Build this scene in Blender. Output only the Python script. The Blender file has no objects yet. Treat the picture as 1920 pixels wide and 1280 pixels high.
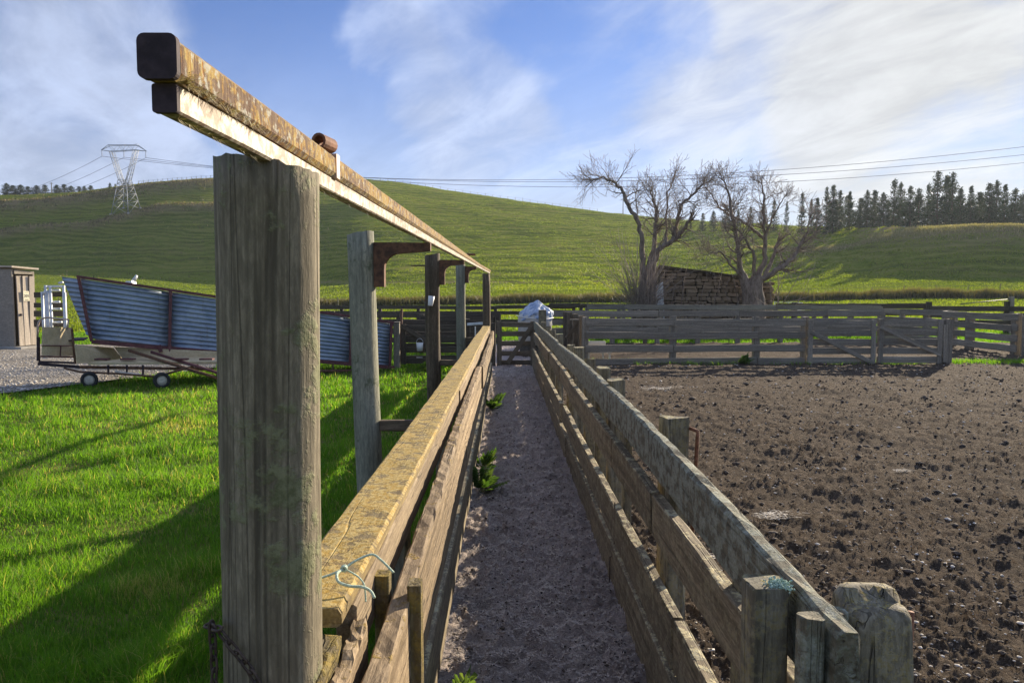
import bpy, math, random
import numpy as np
from mathutils import Vector, Matrix, Euler

random.seed(7)
RNG = np.random.default_rng(7)
SC = bpy.context.scene
COL = SC.collection
R = math.radians

# ------------------------------------------------------------------ camera, sky, sun, exposure
EYE = 1.65
F = 1371.0                      # focal length in pixels of a 1920 px wide frame
PITCH = math.atan(87.0 / F)
YAW = math.atan(11.0 / F)
SUN_EL, SUN_AZ = R(17.8), R(39.0)   # azimuth measured from +Y towards +X

cam_data = bpy.data.cameras.new('camera')
cam_data.sensor_width = 36.0
cam_data.lens = F / 1920.0 * 36.0
cam_data.clip_start = 0.05
cam_data.clip_end = 8000.0
cam = bpy.data.objects.new('camera', cam_data)
cam.location = (0, 0, EYE)
cam.rotation_euler = (math.pi / 2 - PITCH, 0, -YAW)
COL.objects.link(cam)
SC.camera = cam
CAM_R = Euler(cam.rotation_euler).to_matrix()

sun_dir = Vector((math.sin(SUN_AZ) * math.cos(SUN_EL), math.cos(SUN_AZ) * math.cos(SUN_EL), math.sin(SUN_EL)))

world = bpy.data.worlds.new('World')
SC.world = world
world.use_nodes = True


def build_world():
    nt = world.node_tree
    N, L = nt.nodes, nt.links
    N.clear()
    out = N.new('ShaderNodeOutputWorld')
    bg = N.new('ShaderNodeBackground')
    bg.inputs['Strength'].default_value = 0.082
    L.new(bg.outputs[0], out.inputs[0])
    sky = N.new('ShaderNodeTexSky')
    sky.sky_type = 'NISHITA'
    sky.sun_disc = False
    sky.sun_elevation = SUN_EL
    sky.sun_rotation = SUN_AZ
    sky.air_density = 1.0
    sky.dust_density = 0.05
    sky.ozone_density = 3.0
    tc = N.new('ShaderNodeTexCoord')
    gen = tc.outputs['Generated']
    sep = N.new('ShaderNodeSeparateXYZ')
    L.new(gen, sep.inputs[0])

    def put(sock, v):
        if isinstance(v, bpy.types.NodeSocket): L.new(v, sock)
        else: sock.default_value = v

    def mth(op, a, b=None, clamp=False):
        n = N.new('ShaderNodeMath'); n.operation = op; n.use_clamp = clamp
        put(n.inputs[0], a)
        if b is not None: put(n.inputs[1], b)
        return n.outputs[0]

    def vm(op, a, b):
        n = N.new('ShaderNodeVectorMath'); n.operation = op
        put(n.inputs[0], a); put(n.inputs[1], b)
        return n.outputs['Value'] if op == 'DOT_PRODUCT' else n.outputs[0]

    def rng(v, lo, hi, a=0.0, b=1.0):
        n = N.new('ShaderNodeMapRange'); n.interpolation_type = 'SMOOTHSTEP'
        put(n.inputs[0], v)
        for k, q in enumerate((lo, hi, a, b)): n.inputs[k + 1].default_value = q
        return n.outputs[0]

    def noise(v, scale, detail, rough, dist):
        n = N.new('ShaderNodeTexNoise')
        put(n.inputs['Vector'], v)
        for k, q in (('Scale', scale), ('Detail', detail), ('Roughness', rough), ('Distortion', dist)): n.inputs[k].default_value = q
        return n
    # the cloud sheet is a level layer: project the view ray on it
    zc = mth('ADD', mth('MAXIMUM', sep.outputs[2], 0.0), 0.16)
    px = mth('DIVIDE', sep.outputs[0], zc)
    py = mth('DIVIDE', sep.outputs[1], zc)
    comb = N.new('ShaderNodeCombineXYZ')
    L.new(px, comb.inputs[0]); L.new(py, comb.inputs[1])
    P = comb.outputs[0]

    def streak(ang, along, across, off):
        c, s_ = math.sin(R(ang)), math.cos(R(ang))
        a = mth('MULTIPLY', vm('DOT_PRODUCT', P, (c, s_, 0)), along)
        b = mth('MULTIPLY', vm('DOT_PRODUCT', P, (s_, -c, 0)), across)
        cb = N.new('ShaderNodeCombineXYZ')
        L.new(mth('ADD', a, off[0]), cb.inputs[0]); L.new(mth('ADD', b, off[1]), cb.inputs[1])
        return cb.outputs[0]
    big = noise(streak(-38, 0.55, 0.9, (3.3, 7.7)), 1.0, 5, 0.5, 0.6).outputs[0]
    wisp = noise(streak(-35, 0.75, 2.3, (1.7, 2.9)), 1.0, 9, 0.60, 0.7).outputs[0]
    puff = noise(streak(-20, 0.8, 1.4, (8.3, 4.1)), 3.0, 10, 0.64, 0.6).outputs[0]
    # broad gaps and banks, wobbled by noise
    wob = noise(gen, 3.2, 5, 0.55, 0.3)
    off = vm('MULTIPLY', vm('SUBTRACT', wob.outputs['Color'], (0.5, 0.5, 0.5)), (0.42, 0.42, 0.26))
    wd = N.new('ShaderNodeVectorMath'); wd.operation = 'NORMALIZE'
    L.new(vm('ADD', gen, off), wd.inputs[0])
    m = mth('ADD', mth('MULTIPLY', mth('SUBTRACT', big, 0.5), 1.5), mth('MULTIPLY', mth('SUBTRACT', wisp, 0.5), 1.15))
    m = mth('ADD', m, mth('MULTIPLY', mth('SUBTRACT', puff, 0.5), 1.0))
    m = mth('ADD', m, 0.44)
    CR = Euler(cam.rotation_euler).to_matrix()
    for (x, y, rad, amp) in SKY_SPOTS:
        d = (CR @ Vector(((x - 960) / F, -(y - 640) / F, -1))).normalized()
        m = mth('ADD', m, rng(vm('DOT_PRODUCT', wd.outputs[0], d), math.cos(R(rad)), 1.0, 0.0, amp))
    m = mth('MULTIPLY', rng(m, -0.35, 1.15), 0.95)
    m = mth('MAXIMUM', m, rng(sep.outputs[2], 0.36, 0.04, 0.0, 0.80))
    # cirrus scatters sunlight forward: brighter near the sun
    fw = rng(vm('DOT_PRODUCT', gen, sun_dir), 0.82, 1.0)
    ccol = N.new('ShaderNodeMix'); ccol.data_type = 'RGBA'
    ccol.inputs[6].default_value = (2.45, 2.95, 4.2, 1)
    ccol.inputs[7].default_value = (3.45, 3.48, 3.45, 1)
    L.new(fw, ccol.inputs[0])
    thick = N.new('ShaderNodeMix'); thick.data_type = 'RGBA'; thick.blend_type = 'MULTIPLY'
    thick.inputs[0].default_value = 1.0
    shade = rng(mth('ADD', mth('MULTIPLY', wisp, 0.6), mth('MULTIPLY', puff, 0.4)), 0.36, 0.64, 0.78, 1.22)
    L.new(ccol.outputs[2], thick.inputs[6]); L.new(shade, thick.inputs[7])
    tint = N.new('ShaderNodeMix'); tint.data_type = 'RGBA'; tint.blend_type = 'MULTIPLY'
    tint.inputs[0].default_value = 1.0
    tint.inputs[7].default_value = SKY_TINT
    L.new(sky.outputs[0], tint.inputs[6])
    mix = N.new('ShaderNodeMix'); mix.data_type = 'RGBA'
    L.new(m, mix.inputs[0])
    L.new(tint.outputs[2], mix.inputs[6])
    L.new(thick.outputs[2], mix.inputs[7])
    L.new(mix.outputs[2], bg.inputs[0])


# photo places of the broad blue gaps (-) and cloud banks (+) of the sheet: x, y, radius in degrees, weight
SKY_SPOTS = [(420, 60, 9, -0.85), (560, 140, 10, -0.6), (40, 60, 7, -0.45), (1130, 75, 8, -0.62), (880, 100, 7, -0.25), (1860, 270, 5, -0.45), (1500, 215, 9, -0.3),
             (120, 210, 14, 0.6), (250, 20, 8, 0.5), (680, 90, 7, 0.35), (800, 190, 10, 0.45), (1500, 90, 14, 0.4), (1800, 120, 14, 0.45), (1700, 290, 10, 0.4)]
SKY_TINT = (0.27, 0.42, 0.70, 1)
build_world()

sun_data = bpy.data.lights.new('sun', 'SUN')
sun_data.energy = 4.8
sun_data.angle = R(0.6)
sun_data.color = (1.0, 0.86, 0.66)
sun = bpy.data.objects.new('sun', sun_data)
sun.rotation_euler = sun_dir.to_track_quat('Z', 'Y').to_euler()
sun.location = (30, 40, 30)
COL.objects.link(sun)

SC.view_settings.view_transform = 'Standard'
SC.view_settings.look = 'None'
SC.view_settings.exposure = 1.25
SC.view_settings.gamma = 1.0
SC.view_settings.use_curve_mapping = False
SC.render.engine = 'CYCLES'
SC.cycles.use_denoising = True
try:
    SC.cycles.denoiser = 'OPENIMAGEDENOISE'
except Exception:
    pass
SC.cycles.max_bounces = 6
SC.cycles.diffuse_bounces = 3
SC.cycles.glossy_bounces = 2
SC.cycles.transmission_bounces = 3
SC.cycles.transparent_max_bounces = 4
SC.cycles.volume_bounces = 0
SC.cycles.sample_clamp_indirect = 6.0


# ------------------------------------------------------------------ helpers
def at(px, py, Y):
    """World point seen at photo pixel (px, py) in the plane of depth Y."""
    d = CAM_R @ Vector(((px - 960.0) / F, -(py - 640.0) / F, -1.0))
    return Vector((0, 0, EYE)) + d * (Y / d.y)


def _hash(ix, iy, seed):
    h = (ix.astype(np.int64) * 374761393 + iy.astype(np.int64) * 668265263 + seed * 1274126177) & 0x7fffffff
    h = (h ^ (h >> 13)) * 1274126177 & 0x7fffffff
    h = h ^ (h >> 16)
    return (h & 0xffff) / 65535.0


def vnoise(x, y, seed=0):
    x = np.asarray(x, float); y = np.asarray(y, float)
    ix = np.floor(x); iy = np.floor(y)
    fx = x - ix; fy = y - iy
    fx = fx * fx * (3 - 2 * fx); fy = fy * fy * (3 - 2 * fy)
    a = _hash(ix, iy, seed); b = _hash(ix + 1, iy, seed)
    c = _hash(ix, iy + 1, seed); d = _hash(ix + 1, iy + 1, seed)
    return (a * (1 - fx) + b * fx) * (1 - fy) + (c * (1 - fx) + d * fx) * fy


def fbm(x, y, seed=0, octaves=4, gain=0.5):
    s = 0; amp = 1; tot = 0
    for i in range(octaves):
        s = s + amp * vnoise(x * 2 ** i, y * 2 ** i, seed + i * 17); tot += amp; amp *= gain
    return s / tot


def sstep(a, b, x):
    t = np.clip((x - a) / (b - a), 0, 1)
    return t * t * (3 - 2 * t)


def tag(o, label=None, cat=None, group=None, kind=None):
    if label: o['label'] = label
    if cat: o['category'] = cat
    if group: o['group'] = group
    if kind: o['kind'] = kind
    return o


def thing(name, loc, label, cat, group=None):
    o = bpy.data.objects.new(name, None)
    o.empty_display_size = 0.1
    o.location = loc
    COL.objects.link(o)
    return tag(o, label, cat, group)


def smooth(me, on=True):
    me.polygons.foreach_set('use_smooth', [on] * len(me.polygons))


def link(name, me, mat, parent=None, loc=(0, 0, 0), rot=None):
    """Object with world placement loc/rot (3x3), parented without rotation."""
    o = bpy.data.objects.new(name, me)
    if mat is not None and len(me.materials) == 0:
        me.materials.append(mat)
    loc = Vector(loc)
    if parent is not None:
        o.parent = parent
        p = parent; off = Vector((0, 0, 0))
        while p is not None:
            off += p.location; p = p.parent
        loc = loc - off
    if rot is not None:
        o.rotation_euler = rot.to_euler()
    o.location = loc
    COL.objects.link(o)
    return o


def mesh_py(name, v, f, sm=False):
    me = bpy.data.meshes.new(name)
    me.from_pydata([tuple(p) for p in v], [], [tuple(q) for q in f])
    me.update()
    if sm: smooth(me)
    return me


def mesh_np(name, v, f, sm=False):
    me = bpy.data.meshes.new(name)
    v = np.ascontiguousarray(v, dtype=np.float32); f = np.ascontiguousarray(f, dtype=np.int32)
    k = f.shape[1]
    me.vertices.add(len(v)); me.vertices.foreach_set('co', v.ravel())
    me.loops.add(f.size); me.loops.foreach_set('vertex_index', f.ravel())
    me.polygons.add(len(f))
    me.polygons.foreach_set('loop_start', np.arange(0, f.size, k, dtype=np.int32))
    try:
        me.polygons.foreach_set('loop_total', np.full(len(f), k, dtype=np.int32))
    except Exception:
        pass
    me.update(calc_edges=True)
    if sm: smooth(me)
    return me


def grid_faces(nr, nc):
    i = np.arange(nr - 1)[:, None] * nc + np.arange(nc - 1)[None, :]
    i = i.ravel()
    return np.stack([i, i + 1, i + nc + 1, i + nc], 1)


def col_attr(me, vals, name='tint'):
    a = me.attributes.new(name, 'FLOAT', 'POINT')
    a.data.foreach_set('value', np.ascontiguousarray(vals, dtype=np.float32))


# ------------------------------------------------------------------ materials
class NT:
    def __init__(self, name):
        self.m = bpy.data.materials.new(name)
        self.m.use_nodes = True
        self.t = self.m.node_tree
        self.N, self.L = self.t.nodes, self.t.links
        self.b = self.N['Principled BSDF']
        self.tc = self.N.new('ShaderNodeTexCoord')

    def put(self, sock, v):
        if isinstance(v, bpy.types.NodeSocket): self.L.new(v, sock)
        else: sock.default_value = v

    def math(self, op, a, b=None, clamp=False):
        n = self.N.new('ShaderNodeMath'); n.operation = op; n.use_clamp = clamp
        self.put(n.inputs[0], a)
        if b is not None: self.put(n.inputs[1], b)
        return n.outputs[0]

    def coords(self, src='Object', scale=(1, 1, 1), rnd=True):
        o = self.tc.outputs[src]
        if src == 'World':
            pass
        mp = self.N.new('ShaderNodeMapping')
        mp.inputs['Scale'].default_value = scale
        self.L.new(o, mp.inputs[0])
        if not rnd: return mp.outputs[0]
        oi = self.N.new('ShaderNodeObjectInfo')
        mu = self.math('MULTIPLY', oi.outputs['Random'], 83.0)
        ad = self.N.new('ShaderNodeVectorMath'); ad.operation = 'ADD'
        self.L.new(mp.outputs[0], ad.inputs[0]); self.L.new(mu, ad.inputs[1])
        return ad.outputs[0]

    def noise(self, vec, scale=1.0, detail=4, rough=0.5, dist=0.0):
        n = self.N.new('ShaderNodeTexNoise')
        self.L.new(vec, n.inputs['Vector'])
        n.inputs['Scale'].default_value = scale; n.inputs['Detail'].default_value = detail
        n.inputs['Roughness'].default_value = rough; n.inputs['Distortion'].default_value = dist
        return n.outputs[0]

    def voro(self, vec, scale=1.0, feature='F1', out=0):
        n = self.N.new('ShaderNodeTexVoronoi')
        n.feature = feature
        self.L.new(vec, n.inputs['Vector']); n.inputs['Scale'].default_value = scale
        return n.outputs[out]

    def ramp(self, v, lo, hi, a=0.0, b=1.0):
        n = self.N.new('ShaderNodeMapRange'); n.interpolation_type = 'SMOOTHSTEP'
        self.put(n.inputs[0], v)
        n.inputs[1].default_value = lo; n.inputs[2].default_value = hi
        n.inputs[3].default_value = a; n.inputs[4].default_value = b
        return n.outputs[0]

    def mix(self, fac, a, b, mode='MIX'):
        n = self.N.new('ShaderNodeMix'); n.data_type = 'RGBA'; n.blend_type = mode
        self.put(n.inputs[0], fac)
        for s, v in ((6, a), (7, b)):
            if isinstance(v, tuple): v = (*v[:3], 1.0)
            self.put(n.inputs[s], v)
        return n.outputs[2]

    def bump(self, h, strength=0.5, dist=0.01, prev=None):
        n = self.N.new('ShaderNodeBump')
        n.inputs['Strength'].default_value = strength; n.inputs['Distance'].default_value = dist
        self.L.new(h, n.inputs['Height'])
        if prev is not None: self.L.new(prev, n.inputs['Normal'])
        return n.outputs[0]

    def normal_z(self):
        g = self.N.new('ShaderNodeNewGeometry')
        s = self.N.new('ShaderNodeSeparateXYZ'); self.L.new(g.outputs['True Normal'], s.inputs[0])
        return s.outputs[2]

    def attr(self, name='tint'):
        a = self.N.new('ShaderNodeAttribute'); a.attribute_name = name
        return a.outputs['Fac']

    def done(self, col, rough=0.8, normal=None, spec=0.3, metal=0.0):
        self.put(self.b.inputs['Base Color'], (*col[:3], 1) if isinstance(col, tuple) else col)
        self.put(self.b.inputs['Roughness'], rough)
        self.b.inputs['Specular IOR Level'].default_value = spec
        self.put(self.b.inputs['Metallic'], metal)
        if normal is not None: self.L.new(normal, self.b.inputs['Normal'])
        return self.m


def wood(name, light, dark, lichen=None, amt=0.5, lich2=None, side_lichen=0.0, crack=0.5, bump=0.6, lscale=16.0, gs=26.0):
    n = NT(name)
    g1 = n.noise(n.coords(scale=(0.035 * gs, gs, gs)), 1.0, 6, 0.6, 0.6)
    g2 = n.noise(n.coords(scale=(3.0, 120, 120)), 1.0, 3, 0.6, 0.2)
    st = n.noise(n.coords(scale=(1.0, 4, 4)), 1.6, 4, 0.6)
    c = n.mix(n.ramp(g1, 0.30, 0.68), dark, light)
    c = n.mix(n.ramp(g2, 0.30, 0.52, 0.55 * crack, 0.0), c, tuple(x * 0.25 for x in dark))
    c = n.mix(n.ramp(st, 0.35, 0.7, 0.0, 0.55), c, tuple(0.5 * (a + b) * f for a, b, f in zip(light, dark, (0.7, 0.72, 0.75))))
    oi = n.N.new('ShaderNodeObjectInfo')
    hv = n.N.new('ShaderNodeHueSaturation')
    n.L.new(n.math('ADD', n.math('MULTIPLY', oi.outputs['Random'], 0.4), 0.8), hv.inputs['Value'])
    n.L.new(c, hv.inputs['Color']); c = hv.outputs[0]
    # long checks (splits) along the grain
    ck = n.noise(n.coords(scale=(0.35, 17, 17)), 1.0, 2, 0.5, 0.45)
    ckm = n.ramp(n.math('ABSOLUTE', n.math('SUBTRACT', ck, 0.5)), 0.0, 0.014, 1.0, 0.0)
    c = n.mix(n.math('MULTIPLY', ckm, 0.8 * crack), c, tuple(x * 0.15 for x in dark))
    sp = n.noise(n.coords(scale=(22, 95, 95)), 1.0, 5, 0.75, 0.3)
    c = n.mix(n.ramp(sp, 0.40, 0.62, 0.45, 0.0), c, tuple(x * 0.5 for x in dark))
    c = n.mix(n.ramp(sp, 0.58, 0.72, 0.0, 0.35), c, tuple(min(1, x * 1.35) for x in light))
    h = n.math('ADD', n.math('MULTIPLY', g1, 0.45), n.math('MULTIPLY', g2, 0.35))
    h = n.math('ADD', h, n.math('MULTIPLY', sp, 0.45))
    h = n.math('SUBTRACT', h, n.math('MULTIPLY', ckm, 0.8))
    if lichen is not None:
        l1 = n.noise(n.coords(scale=(1, 1, 1)), lscale, 7, 0.65, 0.3)
        l2 = n.noise(n.coords(scale=(1, 1, 1)), lscale * 5, 4, 0.7)
        lm = n.ramp(n.math('ADD', n.math('MULTIPLY', l1, 0.7), n.math('MULTIPLY', l2, 0.3)), 0.62 - 0.3 * amt, 0.70 - 0.28 * amt)
        up = n.ramp(n.normal_z(), 0.3, 0.75, side_lichen, 1.0)
        lm = n.math('MULTIPLY', lm, up)
        lc = n.mix(n.ramp(l2, 0.35, 0.65), lichen, lich2 or tuple(x * 0.6 for x in lichen))
        c = n.mix(lm, c, lc)
        h = n.math('ADD', h, n.math('MULTIPLY', n.math('MULTIPLY', lm, l2), 0.8))
    return n.done(c, 0.82, n.bump(h, bump, 0.006), 0.25)


M = {}
M['cap'] = wood('weathered_cap_wood', (0.39, 0.30, 0.15), (0.19, 0.13, 0.055), (0.36, 0.215, 0.03), 0.66, (0.46, 0.35, 0.14), 0.25, 0.6)
M['inner'] = wood('worn_tan_wood', (0.47, 0.36, 0.22), (0.26, 0.18, 0.105), (0.36, 0.31, 0.20), 0.15, None, 0.1, 0.8)
M['rough'] = wood('split_rough_wood', (0.52, 0.39, 0.24), (0.18, 0.12, 0.065), (0.45, 0.30, 0.06), 0.25, None, 0.15, 1.0, 1.0)
M['rail'] = wood('grey_race_wood', (0.34, 0.27, 0.17), (0.13, 0.10, 0.06), (0.34, 0.33, 0.25), 0.45, (0.50, 0.42, 0.22), 0.3, 0.6)
M['lichen_rail'] = wood('lichen_covered_wood', (0.24, 0.21, 0.14), (0.10, 0.085, 0.055), (0.33, 0.34, 0.28), 0.6, (0.20, 0.20, 0.13), 0.85, 0.4, 0.9, 22)
M['post'] = wood('weathered_post_wood', (0.32, 0.29, 0.21), (0.13, 0.11, 0.07), (0.42, 0.40, 0.30), 0.5, (0.40, 0.32, 0.10), 0.35, 0.7)
M['pole'] = wood('old_pole_wood', (0.29, 0.245, 0.165), (0.145, 0.12, 0.078), (0.10, 0.11, 0.045), 0.36, (0.22, 0.22, 0.12), 0.9, 0.7, 0.6, 9, 60.0)
M['pole_green'] = wood('pale_treated_pole', (0.40, 0.38, 0.27), (0.22, 0.22, 0.16), (0.16, 0.18, 0.10), 0.25, None, 0.8, 0.6, 0.6, 8)
M['pole_dark'] = wood('dark_pole_wood', (0.22, 0.16, 0.10), (0.08, 0.06, 0.035), (0.2, 0.2, 0.13), 0.2, None, 0.6, 0.7)
M['fence'] = wood('grey_fence_wood', (0.41, 0.36, 0.275), (0.21, 0.18, 0.13), (0.36, 0.37, 0.30), 0.25, None, 0.4, 0.5)
M['fence_dark'] = wood('dark_fence_wood', (0.15, 0.12, 0.085), (0.06, 0.05, 0.035), (0.2, 0.2, 0.16), 0.15, None, 0.3, 0.5)
M['gatewood'] = wood('gate_wood', (0.25, 0.20, 0.135), (0.11, 0.085, 0.055), (0.3, 0.3, 0.24), 0.15, None, 0.4, 0.5)
M['mossy'] = wood('moss_covered_wood', (0.33, 0.26, 0.14), (0.12, 0.09, 0.04), (0.33, 0.23, 0.04), 0.55, (0.19, 0.15, 0.05), 0.7, 0.8, 1.0, 20)
M['stump'] = wood('crumbling_stump_wood', (0.34, 0.30, 0.215), (0.13, 0.11, 0.075), (0.40, 0.38, 0.30), 0.45, (0.38, 0.30, 0.10), 0.45, 0.8, 1.0, 30)
M['shed'] = wood('stained_plywood', (0.48, 0.43, 0.35), (0.30, 0.255, 0.20), (0.40, 0.26, 0.06), 0.05, None, 0.5, 0.3, 0.2)
M['shed_door'] = wood('silvered_door_wood', (0.66, 0.57, 0.46), (0.42, 0.35, 0.27), None, 0, None, 0, 0.4, 0.3)
M['ply'] = wood('yellow_plywood', (0.80, 0.66, 0.42), (0.66, 0.51, 0.29), None, 0, None, 0, 0.15, 0.15)


def simple(name, col, rough=0.6, metal=0.0, var=0.25, nscale=12.0, bump=0.15, col2=None, spec=0.4):
    n = NT(name)
    v = n.noise(n.coords(), nscale, 6, 0.6)
    c = n.mix(n.ramp(v, 0.3, 0.7), tuple(x * (1 - var) for x in col), col2 or tuple(min(1, x * (1 + var)) for x in col))
    return n.done(c, rough, n.bump(v, bump, 0.005), spec, metal)


M['rust'] = simple('rusty_steel', (0.13, 0.075, 0.05), 0.85, 0.2, 0.4, 30, 0.4, (0.22, 0.11, 0.06))
M['dark_steel'] = simple('dark_end_plate', (0.045, 0.03, 0.035), 0.8, 0.1, 0.4, 40, 0.3)
M['rust_pipe'] = simple('rust_brown_pipe', (0.20, 0.09, 0.05), 0.8, 0.2, 0.4, 50, 0.3)
M['chain'] = simple('rusty_chain', (0.09, 0.065, 0.05), 0.7, 0.5, 0.4, 60, 0.3)
M['maroon'] = simple('maroon_paint', (0.13, 0.045, 0.045), 0.55, 0.0, 0.35, 20, 0.1)
M['zinc'] = simple('galvanised_sheet', (0.36, 0.42, 0.50), 0.5, 0.75, 0.2, 5, 0.05)
def zinc_mat():
    n = NT('weathered_zinc')
    a = n.noise(n.coords(), 3.0, 6, 0.65, 0.5)
    b = n.noise(n.coords(scale=(9, 9, 1.2)), 1.0, 5, 0.7)
    c = n.mix(n.ramp(a, 0.3, 0.7), (0.24, 0.30, 0.38), (0.42, 0.48, 0.55))
    c = n.mix(n.ramp(b, 0.56, 0.72, 0, 0.6), c, (0.20, 0.155, 0.12))
    return n.done(c, n.ramp(a, 0.3, 0.7, 0.4, 0.62), n.bump(a, 0.35, 0.03), 0.4, 0.7)


M['zinc'] = zinc_mat()
M['galv'] = simple('galvanised_pipe', (0.60, 0.62, 0.62), 0.5, 0.5, 0.15, 10, 0.05)
M['white'] = simple('white_plastic', (0.75, 0.73, 0.68), 0.5, 0.0, 0.06, 10, 0.05)
M['tyre'] = simple('tyre_rubber', (0.03, 0.03, 0.03), 0.85, 0.0, 0.3, 30, 0.3)
M['rim'] = simple('dusty_white_rim', (0.62, 0.56, 0.46), 0.6, 0.1, 0.2, 20, 0.1)
M['pinkpipe'] = simple('faded_pipe_paint', (0.50, 0.38, 0.32), 0.6, 0.1, 0.2, 20, 0.1)
M['twine'] = simple('pale_green_twine', (0.48, 0.58, 0.44), 0.8, 0.0, 0.25, 200, 0.6)
M['tarp'] = simple('blue_white_tarp', (0.24, 0.34, 0.52), 0.5, 0.0, 0.2, 7, 0.4, (0.52, 0.58, 0.66))
M['tank'] = simple('offwhite_tank', (0.50, 0.48, 0.42), 0.6, 0.0, 0.15, 6, 0.1)
M['wire'] = simple('power_wire', (0.10, 0.10, 0.11), 0.6, 0.5, 0.1, 5, 0.0)
M['pylon'] = simple('pylon_steel', (0.27, 0.29, 0.31), 0.6, 0.3, 0.1, 1, 0.0)
M['concrete'] = simple('pale_concrete', (0.36, 0.34, 0.30), 0.9, 0.0, 0.2, 8, 0.3)
M['paper'] = simple('yellowed_paper', (0.76, 0.70, 0.50), 0.9, 0.0, 0.06, 10, 0.05)
M['ink'] = simple('black_ink', (0.05, 0.05, 0.05), 0.9, 0.0, 0.1, 10, 0.0)
M['weatherpost'] = simple('crumbling_concrete_post', (0.17, 0.145, 0.10), 0.95, 0.0, 0.5, 70, 1.0, (0.36, 0.31, 0.22))


def beam_mat():
    n = NT('lichen_covered_rusty_beam')
    v = n.noise(n.coords(scale=(1, 1, 1)), 45, 7, 0.7, 0.4)
    s = n.noise(n.coords(scale=(120, 10, 10)), 1.0, 5, 0.6)
    big = n.noise(n.coords(scale=(1, 1, 1)), 7, 4, 0.5)
    c = n.mix(n.ramp(s, 0.35, 0.65), (0.10, 0.055, 0.035), (0.20, 0.14, 0.095))
    lm = n.ramp(n.math('ADD', n.math('MULTIPLY', v, 0.7), n.math('MULTIPLY', big, 0.3)), 0.45, 0.54)
    lc = n.mix(n.ramp(s, 0.35, 0.6), (0.27, 0.12, 0.015), (0.36, 0.27, 0.10))
    c = n.mix(lm, c, lc)
    g = n.ramp(n.noise(n.coords(), 70, 4, 0.65), 0.54, 0.64)
    c = n.mix(n.math('MULTIPLY', g, 0.8), c, (0.40, 0.39, 0.33))
    h = n.math('ADD', n.math('MULTIPLY', v, 1.0), n.math('MULTIPLY', s, 0.7))
    return n.done(c, 0.9, n.bump(h, 0.9, 0.004), 0.2)


def track_mat():
    n = NT('pale_galvanised_track')
    v = n.noise(n.coords(), 40, 6, 0.7, 0.3)
    c = n.mix(n.ramp(v, 0.40, 0.58), (0.41, 0.37, 0.30), (0.15, 0.10, 0.06))
    return n.done(c, 0.6, n.bump(v, 0.3, 0.003), 0.4, 0.15)


def dirt_mat(name, wet=False):
    n = NT(name)
    co = n.coords('Object', rnd=False)
    a = n.noise(co, 2.2, 8, 0.65)
    b = n.noise(co, 34, 8, 0.75, 0.6)
    f = n.noise(co, 130, 5, 0.7)
    v = n.voro(co, 22)
    c = n.mix(n.ramp(b, 0.28, 0.72), (0.044, 0.034, 0.025), (0.20, 0.155, 0.115))
    c = n.mix(n.ramp(a, 0.38, 0.66, 0.0, 0.6), c, (0.085, 0.066, 0.05))
    c = n.mix(n.ramp(f, 0.64, 0.74, 0.0, 0.7), c, (0.33, 0.28, 0.22))
    h = n.math('ADD', n.math('MULTIPLY', b, 1.0), n.math('ADD', n.math('MULTIPLY', f, 0.35), n.math('MULTIPLY', v, -0.25)))
    return n.done(c, 1.0, n.bump(h, 1.0, 0.045), 0.04)


def dung_mat():
    n = NT('trampled_woolly_dung')
    co = n.coords('Object', rnd=False)
    b = n.noise(co, 38, 8, 0.75, 1.4)
    a = n.noise(co, 5, 6, 0.6)
    f = n.noise(n.coords('Object', (1, 1, 1), False), 150, 4, 0.7, 2.0)
    c = n.mix(n.ramp(b, 0.26, 0.62), (0.185, 0.145, 0.132), (0.66, 0.555, 0.50))
    c = n.mix(n.ramp(f, 0.52, 0.66, 0.0, 0.6), c, (0.56, 0.48, 0.41))
    c = n.mix(n.ramp(a, 0.42, 0.66, 0.0, 0.5), c, (0.21, 0.165, 0.148))
    h = n.math('ADD', b, n.math('MULTIPLY', f, 0.4))
    return n.done(c, 0.9, n.bump(h, 1.0, 0.03), 0.25)


def gravel_mat():
    n = NT('grey_gravel')
    co = n.coords('Object', rnd=False)
    v = n.voro(co, 26, 'F1', 1)
    d = n.voro(co, 26, 'F1', 0)
    b = n.noise(co, 1.1, 5, 0.6)
    sp = n.N.new('ShaderNodeSeparateColor'); n.L.new(v, sp.inputs[0])
    c = n.mix(sp.outputs[0], (0.16, 0.14, 0.115), (0.46, 0.42, 0.36))
    c = n.mix(n.ramp(b, 0.4, 0.65, 0, 0.5), c, (0.17, 0.145, 0.11))
    return n.done(c, 0.9, n.bump(n.math('MULTIPLY', d, -1.0), 1.0, 0.05), 0.3)


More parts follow.
